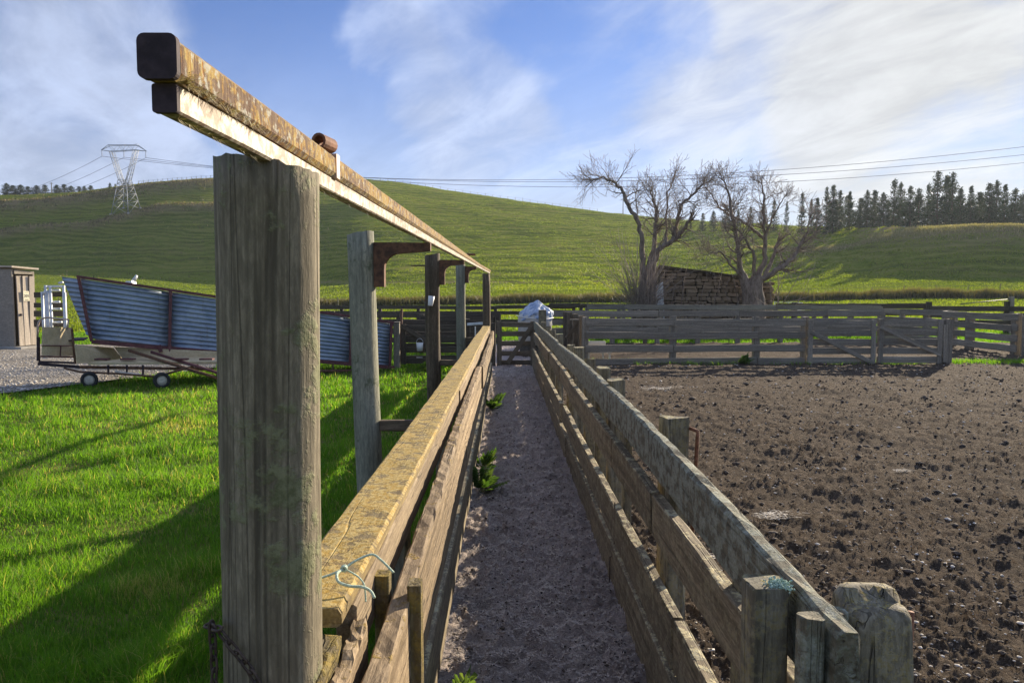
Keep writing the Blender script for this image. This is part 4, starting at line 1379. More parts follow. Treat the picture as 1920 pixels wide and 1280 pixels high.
def build_ramp():
    A = Vector((at(152, 640, 13.5).x, 13.5, 0)); B = Vector((at(738, 640, 16.0).x, 16.0, 0))
    L = (B - A).length; d = (B - A) / L; n = Vector((-d.y, d.x, 0))     # n points away from the camera
    t = thing('loading_ramp', A, 'long sheep loading ramp with blue grey corrugated sides and maroon frame', 'loading ramp')
    W = 0.85
    rx = frame_of(A, B)

    def P(s, z, off=0.0):
        return A + d * s + n * off + Vector((0, 0, z))
    zb = lambda s: 0.80 - 0.74 * s / L          # floor line
    zt = lambda s: 1.98 - 0.94 * s / L          # top line
    cutx = lambda z, s0: s0                      # placeholder of the slanted first upright
    stations = [0.0, 1.52, 2.75, 3.9, 5.0, L - 0.05]
    lean = 0.17
    for off, nm in ((0.0, 'near'), (W, 'far')):
        for i, (a, b) in enumerate(zip(stations[:-1], stations[1:])):
            la = lean if i == 0 else -0.05
            lb = -0.05
            corrugated('corrugated_sheet', (P(a + la, zb(a) + 0.04, off), P(b + lb, zb(b) + 0.04, off), P(b, zt(b) - 0.03, off), P(a, zt(a) - 0.03, off)), M['zinc'], t)
            q = P(a + la, zb(a), off - 0.03), P(a, zt(a), off - 0.03)
            plank('upright', q[0], q[1], 0.055, 0.035, M['maroon'], t, 2, 0.001, up=tuple(d), ch=0.003)
        q = P(L - 0.1, zb(L), off - 0.03), P(L - 0.05, zt(L), off - 0.03)
        plank('upright', q[0], q[1], 0.055, 0.035, M['maroon'], t, 2, 0.001, up=tuple(d), ch=0.003)
        plank('top_bar', P(-0.03, zt(0) + 0.01, off - 0.03), P(L, zt(L) + 0.01, off - 0.03), 0.045, 0.045, M['maroon'], t, 3, 0.002, ch=0.003)
        plank('bottom_bar', P(lean, zb(0) - 0.01, off - 0.03), P(L, zb(L) + 0.0, off - 0.03), 0.075, 0.05, M['maroon'], t, 3, 0.002, ch=0.003)
    # floor boards
    for k in range(14):
        s0 = 0.2 + k * (L - 0.5) / 14; s1 = s0 + (L - 0.5) / 14 - 0.03
        plank('floor_board', P((s0 + s1) / 2, zb((s0 + s1) / 2) + 0.03, 0.05), P((s0 + s1) / 2, zb((s0 + s1) / 2) + 0.03, W - 0.05), 0.03, s1 - s0, M['fence'], t, 1, 0.003)
    # wing sheet at the high end
    corrugated('corrugated_sheet', (P(0.02, zb(0) + 0.07, W), P(0.16, zb(0) + 0.04, W), P(-0.02, zt(0) - 0.03, W), P(-0.36, zt(0) + 0.02, W)), M['zinc'], t)
    plank('sill_plate', P(-0.16, zb(0) + 0.02, 0.0), P(-0.16, zb(0) + 0.02, W), 0.02, 0.42, M['dark_steel'], t, 1, 0.001)
    # struts carrying the ramp
    tubes('strut', [([at(242, 657, 13.6), at(415, 711, 12.9)], 0.03)], M['rust'], t, 8, A)
    tubes('strut', [([at(284, 660, 13.6), at(415, 701, 12.9)], 0.028)], M['maroon'], t, 8, A)
    tubes('strut', [([at(300, 704, 13.0), at(372, 684, 13.2)], 0.02)], M['rust'], t, 8, A)
    for s in (1.32, 1.5):
        plank('lug', P(s, 0.56, -0.08), P(s - 0.03, 0.70, -0.08), 0.07, 0.03, M['maroon'], t, 1, 0.001, up=tuple(d))
    for s in (2.0, 2.6, 3.2, 3.9, 4.6):
        plank('hanger', P(s, zb(s) - 0.16, 0.02), P(s, zb(s), 0.02), 0.035, 0.02, M['maroon'], t, 1, 0.001, up=tuple(d))
    tubes('drawbar', [([P(3.0, 0.10, -0.1), P(5.4, 0.03, -0.05)], 0.03), ], M['rust'], t, 8, A)

    # low cart beneath: plywood deck, wheels, end platform with a guard rail
    Yc = 13.1
    c = thing('flat_cart', Vector((at(240, 700, Yc).x, Yc, 0)), 'low two wheeled cart with plywood panels under the high end of the ramp', 'cart')
    q = lambda px, py, Y=Yc: at(px, py, Y)
    ya = Vector((0, 1, 0))

    def panel(name, c4, mat, th=0.018):
        a = [Vector(v) for v in c4]
        o = sum(a, Vector()) / 4
        nn = (a[1] - a[0]).cross(a[3] - a[0]).normalized() * th / 2
        V = [v - o - nn for v in a] + [v - o + nn for v in a]
        return link(name, mesh_py(name, V, [(3, 2, 1, 0), (4, 5, 6, 7), (0, 1, 5, 4), (1, 2, 6, 5), (2, 3, 7, 6), (3, 0, 4, 7)]), mat, c, o)
    panel('plywood_panel', (q(79, 646, Yc - .45), q(136, 648, Yc + .45), q(133, 614, Yc + .45), q(80, 613, Yc - .45)), M['ply'])
    panel('plywood_panel', (q(79, 666, Yc - .45), q(137, 667, Yc + .45), q(137, 650, Yc + .45), q(79, 648, Yc - .45)), M['ply'])
    plank('panel_rail', q(77, 668, Yc - .50), q(140, 669, Yc + .43), 0.03, 0.03, M['maroon'], c, 1, 0.001)
    plank('panel_rail', q(77, 647.5, Yc - .50), q(139, 648.5, Yc + .43), 0.02, 0.02, M['maroon'], c, 1, 0.001)
    plank('panel_stay', q(113, 667, Yc - .03), q(114, 649, Yc - .03), 0.02, 0.02, M['maroon'], c, 1, 0.001, up=(1, 0, 0))
    plank('panel_stay', q(141, 682, Yc - .03), q(135, 616, Yc - .03), 0.035, 0.03, M['rust'], c, 1, 0.001, up=(1, 0, 0))
    panel('plywood_panel', (q(145, 682, 12.95), q(232, 676, 14.3), q(212, 652, 14.3), q(140, 646, 12.95)), M['ply'])
    panel('plywood_panel', (q(232, 676, 13.9), q(420, 672, 14.2), q(420, 659, 14.2), q(214, 650, 13.9)), M['ply'])
    # deck
    a, b = q(165, 682, 13.0), q(412, 680, 13.6)
    panel('deck_board', (a, b, b + Vector((0.1, 0.45, 0.02)), a + Vector((0.25, 0.45, 0.02))), M['ply'], 0.04)
    panel('deck_board', (a + Vector((.27, 0.46, 0.02)), b + Vector((.1, 0.46, 0.02)), b + Vector((0.2, 0.9, 0.03)), a + Vector((0.4, 0.9, 0.03))), M['ply'], 0.04)
    for px in (192, 240, 340, 388):
        plank('deck_cleat', q(px - 12, 673, 13.3), q(px + 12, 673, 13.3), 0.03, 0.12, M['maroon'], c, 1, 0.001)
    # frame
    plank('frame_bar', q(72, 682), q(150, 688), 0.05, 0.05, M['dark_steel'], c, 2, 0.001)
    plank('frame_bar', q(150, 688), q(400, 692, 13.5), 0.05, 0.05, M['rust'], c, 2, 0.001)
    plank('frame_bar', q(72, 676), q(72, 632), 0.045, 0.045, M['dark_steel'], c, 2, 0.001, up=(1, 0, 0))
    plank('frame_bar', q(73, 678), q(140, 680), 0.035, 0.035, M['dark_steel'], c, 2, 0.001)
    for px in (203, 238, 268):
        plank('frame_post', q(px, 684, 13.1), q(px, 702, 13.1), 0.03, 0.03, M['dark_steel'], c, 1, 0.001, up=(1, 0, 0))
    tubes('axle_bar', [([q(120, 690), q(150, 697), q(215, 700), q(296, 706, 12.95)], 0.018)], M['rust'], c, 7, c.location)
    tubes('axle_bar', [([q(216, 696), q(272, 704)], 0.02)], M['rim'], c, 7, c.location)
    pts = [q(70.5, 634), q(71, 610), q(73.5, 602), q(79, 597), q(88, 595), q(128, 599), q(126, 618)]
    tubes('guard_rail', [(pts, 0.018)], M['pinkpipe'], c, 8, c.location)
    ry = Matrix.Rotation(R(90), 3, 'X') @ Matrix.Rotation(R(0), 3, 'Z')
    tilt = Matrix.Rotation(R(28), 3, 'Z')
    for (px, py, Y) in ((167, 0, 13.05), (303, 0, 12.95)):
        w = q(px, 700, Y)
        rr = 0.142
        wp = thing('cart_wheel_tmp', (w.x, w.y, rr), 'x', 'x')
        bpy.data.objects.remove(wp)
        wh = bpy.data.objects.new('wheel', None); COL.objects.link(wh)
        wh.parent = c; wh.location = Vector((w.x, w.y, rr)) - c.location
        wheel(wh, (w.x, w.y, rr), tilt @ Matrix.Rotation(R(-90), 3, 'X') @ Matrix.Rotation(R(180), 3, 'Y'), rr, 0.12)


build_ramp()


# ------------------------------------------------------------------ shed and yard steelwork at the far left
def build_shed():
    Yc = 22.0
    cz = 0.0
    corner = at(29, 655, Yc); corner.z = 0
    right = at(65.5, 650, Yc + 0.62); right.z = 0
    u = (right - corner); wl = u.length; u.normalize()
    v = Vector((-u.y, u.x, 0))
    back = Vector((-0.90, 0.30, 0)).normalized()
    t = thing('garden_shed', corner, 'stained grey plywood shed cut by the left frame edge', 'shed')
    Hs = 2.42
    lw = corner + back * 4.0

    def wallp(name, a, b, h0, h1, mat, th=0.05, z0=0.05):
        a, b = Vector(a), Vector(b)
        dd = (b - a).normalized(); nn = Vector((dd.y, -dd.x, 0)) * th / 2
        o = (a + b) / 2 + Vector((0, 0, h0 / 2))
        V = []
        for s in (-1, 1):
            V += [a + nn * s + Vector((0, 0, z0)) - o, b + nn * s + Vector((0, 0, z0)) - o, b + nn * s + Vector((0, 0, h1)) - o, a + nn * s + Vector((0, 0, h0)) - o]
        return link(name, mesh_py(name, V, [(3, 2, 1, 0), (4, 5, 6, 7), (0, 1, 5, 4), (1, 2, 6, 5), (2, 3, 7, 6), (3, 0, 4, 7)]), mat, t, o)
    lo = wallp('wall', corner, lw, Hs, Hs + 0.12, M['shed'])
    lo2 = wallp('wall', right + u * 0.05, right + u * 0.05 + back * 4.0, Hs - 0.05, Hs, M['shed'])
    wallp('wall', lw, right + back * 4.0, Hs, Hs - 0.05, M['shed'])
    # doorway dark behind door frame
    wallp('lintel', corner + u * 0.05, right, Hs, Hs - 0.06, M['shed'], 0.05, Hs - 0.14)
    # roof slab and concrete plinth
    a = corner - u * 0.1 - back * 0.12; b = right + u * 0.14 - back * 0.12
    c2 = b + back * 4.4; d2 = a + back * 4.4
    zt = (Hs + 0.045, Hs + 0.005, Hs + 0.03, Hs + 0.17)
    V = []
    o = (a + b + c2 + d2) / 4
    for dz in (0.0, 0.05):
        for p, z in zip((a, b, c2, d2), zt): V.append(p - o + Vector((0, 0, z + dz)))
    link('roof', mesh_py('roof', V, [(3, 2, 1, 0), (4, 5, 6, 7), (0, 1, 5, 4), (1, 2, 6, 5), (2, 3, 7, 6), (3, 0, 4, 7)]), M['shed_door'], t, o)
    fr = (u * 0.0 - v * 1.0)
    pl = [corner - back * 0.35 - u * 0.1, right + u * 0.5 - back * 0.35, right + u * 0.5 + back * 4.2, corner - u * 0.1 + back * 4.2]
    V = []
    o = sum(pl, Vector()) / 4
    for z in (-0.05, 0.10): V += [p - o + Vector((0, 0, z)) for p in pl]
    link('plinth', mesh_py('plinth', V, [(3, 2, 1, 0), (4, 5, 6, 7), (0, 1, 5, 4), (1, 2, 6, 5), (2, 3, 7, 6), (3, 0, 4, 7)]), M['concrete'], t, o)
    # warped door of wide boards, standing slightly proud
    out = Vector((u.y, -u.x, 0))
    dn = bpy.data.objects.new('door', None); COL.objects.link(dn); dn.parent = t; dn.location = u * 0.06
    nb = 3
    for k in range(nb):
        s0 = 0.07 + k * (wl - 0.10) / nb; s1 = s0 + (wl - 0.10) / nb - 0.006
        m = corner + u * (s0 + s1) / 2 + out * 0.075
        plank('door_board', m + Vector((0, 0, 0.13)), m + Vector((0, 0, Hs - 0.20)) + out * 0.04 * (k - 1), s1 - s0, 0.03, M['shed_door'], dn, 5, 0.006, up=tuple(u))
    m = corner + u * 0.14 + out * 0.105
    box('latch', m + Vector((-0.03, -0.02, 1.02)), m + Vector((0.03, 0.02, 1.09)), M['dark_steel'], dn)
    # paper notice with a number
    rot = Matrix((u, -out, Vector((0, 0, 1)))).transposed()
    nc = corner + u * (wl * 0.53) + out * 0.112 + Vector((0, 0, 1.62))
    V = [(-0.105, 0, -0.15), (0.105, 0, -0.15), (0.105, 0, 0.15), (-0.105, 0, 0.15), (-0.105, 0.004, -0.15), (0.105, 0.004, -0.15), (0.105, 0.004, 0.15), (-0.105, 0.004, 0.15)]
    s = link('notice', mesh_py('notice', V, [(0, 1, 2, 3), (7, 6, 5, 4), (1, 0, 4, 5), (2, 1, 5, 6), (3, 2, 6, 7), (0, 3, 7, 4)]), M['paper'], dn, nc, rot)
    tx = bpy.data.curves.new('notice_text', 'FONT'); tx.body = '205'; tx.size = 0.12; tx.align_x = 'CENTER'; tx.align_y = 'CENTER'; tx.extrude = 0.0008
    tx.materials.append(M['ink'])
    tmp = bpy.data.objects.new('number', tx)
    nm = bpy.data.meshes.new_from_object(tmp); bpy.data.objects.remove(tmp)
    nm.materials.clear(); nm.materials.append(M['ink'])
    ob = bpy.data.objects.new('number', nm); COL.objects.link(ob); ob.parent = dn
    off = Vector((0, 0, 0)); p = dn
    while p is not None: off += p.location; p = p.parent
    ob.location = nc + out * 0.0035 + Vector((0, 0, 0.0)) - off
    ob.rotation_euler = (Matrix((u, Vector((0, 0, 1)), out)).transposed()).to_euler()
    for k, (zz, w) in enumerate(((0.105, 0.06), (-0.10, 0.075), (-0.122, 0.05))):
        c0 = nc + out * 0.004 + Vector((0, 0, zz))
        plank('print_line', c0 - u * w, c0 + u * w, 0.008, 0.0012, M['ink'], dn, 1, 0.0, ch=0.0)


build_shed()


def build_crush():
    Y = 19.0
    q = lambda px, py, dy=0.0: at(px, py, Y + dy)
    c = q(100, 650); c.z = 0
    t = thing('steel_crush', c, 'white galvanised stock crush frame between shed and ramp', 'stock crush')

    def bar(name, a, b, r=0.03):
        tubes(name, [([a, b], r)], M['galv'], t, 6, c)
    for px, y0 in ((79, 547), (85, 535), (89, 545), (94, 537), (119, 535), (121, 548)):
        a = q(px, y0); bar('upright', Vector((a.x, a.y, 0.0)), a, 0.034)
    for (x0, x1, py) in ((84, 121, 537), (94, 112, 544), (96, 112, 566), (78, 90, 549), (78, 90, 556), (98, 114, 579), (80, 90, 583), (100, 116, 604)):
        bar('crossbar', q(x0, py, 0.1), q(x1, py, 0.1), 0.035)
    plank('side_sheet', q(64, 553, 0.6), q(126, 551, 0.6), 0.14, 0.03, M['fence_dark'], t, 2, 0.002)
    plank('side_sheet', q(64, 572, 0.6), q(126, 572, 0.6), 0.13, 0.03, M['fence_dark'], t, 2, 0.002)
    plank('side_sheet', q(64, 588, 0.6), q(126, 588, 0.6), 0.16, 0.03, M['fence_dark'], t, 2, 0.002)
    plank('side_sheet', q(64, 606, 0.6), q(126, 606, 0.6), 0.20, 0.03, M['fence_dark'], t, 2, 0.002)
    bar('latch_arm', q(110, 531), q(118, 529), 0.03)
    bar('latch_arm', q(82, 552), q(88, 545), 0.05)
    # a pale lifting hook of machinery behind the ramp
    p = at(243, 530, 18.0)
    g = thing('gate_winch', Vector((p.x, p.y, 0)), 'pale metal hood and arm showing above the ramp top bar', 'machinery')
    V = [(-0.16, -.1, -0.08), (0.13, -.1, -0.08), (0.10, -.1, 0.05), (-0.03, -.1, 0.04), (-0.16, .1, -0.08), (0.13, .1, -0.08), (0.10, .1, 0.05), (-0.03, .1, 0.04)]
    link('hood', mesh_py('hood', V, [(0, 1, 2, 3), (7, 6, 5, 4), (1, 0, 4, 5), (2, 1, 5, 6), (3, 2, 6, 7), (0, 3, 7, 4)]), M['galv'], g, p)
    tubes('arm', [([at(246, 529, 18), at(256, 516, 18)], 0.025)], M['galv'], g, 6, p)
    tubes('arm', [([at(252, 530, 18.05), at(257, 517, 18.05)], 0.02)], M['galv'], g, 6, p)
    tubes('leg', [([Vector((p.x, p.y, 0)), p], 0.05)], M['galv'], g, 6, p)


build_crush()


# ------------------------------------------------------------------ stone ruin
def build_ruin():
    Y = 33.0
    xl, xr = at(1238, 540, Y).x, at(1450, 540, Y).x
    base = gz((xl + xr) / 2, Y)
    zl, zr = at(1238, 500, Y).z, at(1450, 530, Y).z
    t = thing('stone_ruin', ((xl + xr) / 2, Y, base), 'ruined stone hut with sagging roof between two bare trees', 'ruin')
    top = lambda x: zl + (zr - zl) * (x - xl) / (xr - xl)
    D = 3.4
    # earth core behind the facing stones (inset)
    def core(a, b, thick, h0, h1, nm):
        a, b = Vector(a), Vector(b)
        dd = (b - a).normalized(); nn = Vector((-dd.y, dd.x, 0)) * thick
        V = [a, b, b + nn, a + nn]
        V = [Vector((p.x, p.y, base - 0.3)) for p in V] + [Vector((V[0].x, V[0].y, h0)), Vector((V[1].x, V[1].y, h1)), Vector((V[2].x, V[2].y, h1)), Vector((V[3].x, V[3].y, h0))]
        o = sum(V, Vector()) / 8
        return link(nm, mesh_py(nm, [p - o for p in V], [(3, 2, 1, 0), (4, 5, 6, 7), (0, 1, 5, 4), (1, 2, 6, 5), (2, 3, 7, 6), (3, 0, 4, 7)]), M['core'], t, o)
    front = core((xl + 0.05, Y + 0.07, 0), (xr - 0.05, Y + 0.07, 0), 0.35, zl - 0.16, zr - 0.16, 'wall')
    side = core((xr - 0.07, Y + 0.1, 0), (xr - 0.07, Y + D, 0), 0.35, zr - 0.16, zr - 0.3, 'wall')
    core((xl + 0.42, Y + D, 0), (xl + 0.42, Y + 0.1, 0), 0.35, zl - 0.3, zl - 0.16, 'wall')
    core((xl + 0.3, Y + D, 0), (xr - 0.3, Y + D, 0), 0.35, zl - 0.3, zr - 0.3, 'wall')
    # a handful of shared stone shapes
    shapes = []
    for s in range(9):
        V = []
        for sx in (-1, 1):
            for sy in (-1, 1):
                for sz in (-1, 1):
                    V.append((sx * random.uniform(.44, .5), sy * random.uniform(.40, .5), sz * random.uniform(.42, .5)))
        me = mesh_py('stone', V, [(0, 1, 3, 2), (4, 6, 7, 5), (0, 4, 5, 1), (2, 3, 7, 6), (0, 2, 6, 4), (1, 5, 7, 3)])
        import bmesh
        bm = bmesh.new(); bm.from_mesh(me)
        bmesh.ops.bevel(bm, geom=list(bm.edges), offset=0.08, segments=1, affect='EDGES')
        bm.to_mesh(me); bm.free()
        me.materials.append(M['stone'])
        shapes.append(me)
    cnt = 0

    def stone(p, w, h, dp, rz=0.0):
        o = bpy.data.objects.new('stone', random.choice(shapes))
        o.parent = t
        o.location = Vector(p) - t.location
        o.scale = (w, dp, h)
        o.rotation_euler = (random.uniform(-.07, .07), random.uniform(-.10, .10), rz + random.uniform(-.12, .12))
        COL.objects.link(o)
    z = base + 0.35
    while z < zl + 0.1:
        h = random.uniform(0.09, 0.24)
        x = xl + random.uniform(-0.05, 0.05)
        while x < xr:
            w = random.uniform(0.14, 0.62)
            if x + w > xr + 0.08: w = xr - x + random.uniform(-.03, .06)
            if w > 0.1 and z + h * 0.6 < top(x + w / 2) - random.uniform(0, 0.1):
                stone((x + w / 2, Y + random.uniform(-0.05, 0.06), z + h / 2 + random.uniform(-.015, .015)), w * random.uniform(0.86, 1.0), h * random.uniform(0.82, 1.05), 0.22)
            x += w
        if z < zr - 0.1:
            y = Y + 0.25
            while y < Y + D:
                w = random.uniform(0.25, 0.5)
                stone((xr - 0.02, y + w / 2, z + h / 2), w * 0.97, h * 0.96, 0.22, math.pi / 2)
                y += w
        z += h
    # roof: one slope of rusted iron on a rotten plate, some sheets curling
    plank('wall_plate', (xl - 0.1, Y - 0.05, zl + 0.02), (xr - 1.2, Y - 0.05, top(xr - 1.2) + 0.05), 0.12, 0.12, M['fence_dark'], t, 10, 0.02)
    n = 7
    for k in range(n):
        a = xl - 0.1 + k * (xr - xl - 0.9) / n; b = a + (xr - xl - 0.9) / n + 0.03
        za, zb = top(a) + 0.09, top(b) + 0.09
        lift = random.uniform(0, 0.05)
        ob = corrugated('roof_sheet', ((a, Y - 0.14, za - lift), (a, Y + D + 0.2, za - 0.45), (b, Y + D + 0.2, zb - 0.45), (b, Y - 0.14, zb - random.uniform(0, 0.06))), M['rustiron'], t, 0.08, 0.012)
    # broken pale sheet leaning in the tree at the left corner
    p = at(1238, 545, 32.6)
    sh = thing('iron_sheet', Vector((p.x, 32.6, gz(p.x, 32.6))), 'pale bent iron sheet leaning at the left corner of the ruin', 'iron sheet')
    corrugated('sheet', ((p.x - 0.25, 32.5, base + 0.2), (p.x + 0.2, 32.45, base + 0.15), (p.x + 0.12, 32.6, at(0, 528, 32.5).z), (p.x - 0.2, 32.6, at(0, 535, 32.5).z)), M['galv'], sh, 0.08, 0.012)


build_ruin()


# ------------------------------------------------------------------ bare trees
class Tubes:
    """Collects many tapered branch tubes into one mesh."""
    def __init__(self):
        self.V = []; self.F = []; self.n = 0

    def add(self, pts, rads, sides):
        v, f = tube_data(pts, rads, sides, False)
        o = self.n
        self.V += v; self.n += len(v)
        self.F += [tuple(i + o for i in q) for q in f]

    def build(self, name, mat, parent, loc):
        loc = Vector(loc)
        V = np.array([tuple(p) for p in self.V]) - np.array(loc)
        return link(name, mesh_np(name, V, np.array(self.F), True), mat, parent, loc)


def rnd_dir(d, spread):
    v = Vector((random.gauss(0, 1), random.gauss(0, 1), random.gauss(0, 1)))
    v = (v - d * v.dot(d))
    v.normalize()
    return (d * math.cos(spread) + v * math.sin(spread)).normalized()


def grow(T, tw, p, d, L, r, depth, bend=0.42, up=0.07, minr=0.0065):
    """Recursive crooked branch; thick ones to T, fine ones to tw."""
    n = 4 if depth > 1 else 3
    pts = [p.copy()]; rads = [r]
    step = L / n
    kids = []
    for i in range(n):
        d = rnd_dir(d, random.uniform(0.05, bend))
        d = (d + Vector((0, 0, up * random.uniform(0.2, 1.4)))).normalized()
        p = p + d * step
        rr = max(minr, r * (1 - 0.55 * (i + 1) / n))
        pts.append(p.copy()); rads.append(rr)
        if depth > 0 and (i >= 1 or depth < 3):
            k = 1 if random.random() < 0.9 else 2
            for _ in range(k):
                kids.append((p.copy(), rnd_dir(d, random.uniform(0.5, 1.0)), L * random.uniform(0.5, 0.78), rr * random.uniform(0.5, 0.72)))
    (T if r > 0.02 else tw).add(pts, rads, 6 if r > 0.04 else (4 if r > 0.012 else 3))
    if depth > 0:
        kids.append((p.copy(), d, L * 0.7, rads[-1] * 0.95))
        for (q, dd, l2, r2) in kids:
            grow(T, tw, q, dd, l2, max(minr, r2), depth - 1, bend, up, minr)


def limb(T, tw, px, Y, r0, r1, depth=3, twigs=1.0, sub=0.9, from_i=1):
    """Main limb through photo points (px list of (x, y)) at depth Y, with side growth."""
    pts = [at(x, 577 - (577 - y) * 0.94, Y + dy) for (x, y, dy) in px]
    P = []
    for i in range(len(pts) - 1):
        for k in range(5):
            s = k / 5
            q = pts[i].lerp(pts[i + 1], s)
            j = 0.045 if (i + k) else 0
            P.append(q + Vector((random.uniform(-j, j), random.uniform(-j, j), random.uniform(-j, j))))
    P.append(pts[-1])
    n = len(P)
    rads = [r0 + (r1 - r0) * (i / (n - 1)) ** 0.8 for i in range(n)]
    T.add(P, rads, 8)
    for i in range(from_i * 5, n):
        for _q in range((random.random() < sub * (0.5 + 0.5 * i / n)) + (random.random() < sub * 0.45)):
            d = (P[min(i + 1, n - 1)] - P[max(i - 1, 0)]).normalized()
            grow(T, tw, P[i], rnd_dir(d, random.uniform(0.5, 1.2)), random.uniform(0.45, 0.85), rads[i] * 0.42, depth - 1)
    d = (P[-1] - P[-3]).normalized()
    for _ in range(3):
        grow(T, tw, P[-1], rnd_dir(d, random.uniform(0.1, 0.8)), random.uniform(0.35, 0.6), r1 * 0.8, depth - 1)


def build_bare_trees():
    # tree left of the ruin
    Y = 32.3
    b = at(1214, 575, Y); g = gz(b.x, Y)
    t = thing('bare_tree', (b.x, Y, g), 'leafless tree left of the ruin with a limb arching far left', 'tree', 'bare trees by the ruin')
    T, tw = Tubes(), Tubes()
    T.add([Vector((b.x, Y, g - 0.2)), at(1214, 560, Y), at(1218, 520, Y), at(1222, 490, Y)], [0.42, 0.36, 0.27, 0.2], 12)
    T.add([Vector((b.x - 0.1, Y, g)), at(1208, 555, Y), at(1206, 500, Y)], [0.3, 0.22, 0.16], 10)
    limb(T, tw, [(1207, 505, 0), (1204, 450, -.2), (1197, 405, -.3), (1178, 372, -.4), (1163, 338, -.4), (1152, 328, -.4), (1132, 318, -.3), (1112, 322, -.3)], Y, 0.13, 0.03, 3, 1, 0.75, 3)
    limb(T, tw, [(1219, 500, 0), (1227, 440, .3), (1228, 410, .4), (1233, 385, .5), (1220, 350, .6)], Y, 0.13, 0.035, 3)
    limb(T, tw, [(1222, 495, 0), (1236, 458, -.2), (1262, 443, -.3), (1268, 415, -.3), (1276, 372, -.2), (1300, 350, 0), (1318, 330, .1)], Y, 0.14, 0.035, 3)
    limb(T, tw, [(1262, 443, -.3), (1282, 420, -.6), (1292, 405, -.8)], Y, 0.10, 0.07, 2, 1, 0.4)
    limb(T, tw, [(1249, 450, -.2), (1249, 400, .3), (1250, 350, .6), (1262, 325, .7)], Y, 0.06, 0.022, 3)
    limb(T, tw, [(1210, 480, 0), (1196, 400, .6), (1192, 350, .9)], Y, 0.05, 0.02, 2)
    T.build('trunk', M['bark'], t, (b.x, Y, g)); tw.build('crown', M['twig'], t, (b.x, Y, g))
    # tree right of the ruin
    Y = 32.0
    b = at(1416, 577, Y); g = gz(b.x, Y)
    t = thing('bare_tree', (b.x, Y, g), 'leafless many stemmed tree in front of the right end of the ruin', 'tree', 'bare trees by the ruin')
    T, tw = Tubes(), Tubes()
    T.add([Vector((b.x, Y, g - 0.2)), at(1416, 560, Y), at(1414, 540, Y), at(1420, 518, Y)], [0.5, 0.42, 0.36, 0.26], 12)
    T.add([at(1405, 575, Y) - Vector((0, 0, 0.8)), at(1402, 545, Y), at(1392, 515, Y)], [0.3, 0.24, 0.18], 10)
    limb(T, tw, [(1394, 520, 0), (1385, 490, -.1), (1384, 445, -.2), (1374, 398, -.3), (1368, 360, -.2), (1358, 325, -.1)], Y, 0.15, 0.03, 3)
    limb(T, tw, [(1420, 520, 0), (1435, 480, .2), (1434, 430, .3), (1432, 380, .4), (1430, 335, .5)], Y, 0.15, 0.03, 3)
    limb(T, tw, [(1424, 525, 0), (1455, 502, -.2), (1486, 480, -.3), (1500, 455, -.3), (1514, 425, -.2), (1520, 395, 0)], Y, 0.15, 0.03, 3)
    limb(T, tw, [(1434, 440, .3), (1412, 420, .5), (1388, 402, .6), (1350, 380, .8), (1335, 352, .9)], Y, 0.08, 0.025, 3)
    limb(T, tw, [(1415, 520, 0), (1414, 470, -.4), (1398, 440, -.5), (1380, 418, -.6)], Y, 0.09, 0.03, 2)
    limb(T, tw, [(1436, 430, .3), (1452, 390, .2), (1468, 360, .1)], Y, 0.06, 0.02, 3)
    limb(T, tw, [(1396, 522, 0), (1372, 492, -.4), (1350, 465, -.7), (1330, 470, -.9)], Y, 0.07, 0.018, 3)
    limb(T, tw, [(1432, 518, 0), (1452, 470, .6), (1460, 444, .8)], Y, 0.1, 0.06, 2)
    T.build('trunk', M['bark'], t, (b.x, Y, g)); tw.build('crown', M['twig'], t, (b.x, Y, g))

    # thickets of thin suckers
    def thicket(name, label, px0, px1, Yc, pyb, n, hmin, hmax, lean):
        c = at((px0 + px1) / 2, pyb, Yc); g = gz(c.x, Yc)
        t = thing(name, (c.x, Yc, g), label, 'shrub')
        T, tw = Tubes(), Tubes()
        for i in range(n):
            f = random.random()
            x = at(px0 + (px1 - px0) * f, pyb, Yc).x
            y = Yc + random.uniform(-0.6, 0.6)
            d = Vector((lean * (f - 0.5) * 2 + random.gauss(0, .22), random.gauss(0, .2), 1)).normalized()
            grow(T, tw, Vector((x, y, g)), d, random.uniform(hmin, hmax), random.uniform(0.018, 0.034), 1, 0.18, 0.0)
        if T.n: T.build('stems', M['bark'], t, t.location)
        tw.build('twigs', M['twig'], t, t.location)
    thicket('sucker_shrub', 'thicket of thin bare stems left of the left tree', 1176, 1228, 31.6, 575, 85, 1.5, 2.9, -0.7)
    thicket('sucker_shrub', 'thin bare suckers in front of the ruin wall', 1225, 1330, 31.7, 575, 8, 1.0, 2.2, 0.3)
    thicket('sucker_shrub', 'thin bare twigs round the right tree', 1370, 1470, 31.5, 575, 14, 1.4, 2.6, 0.55)


build_bare_trees()


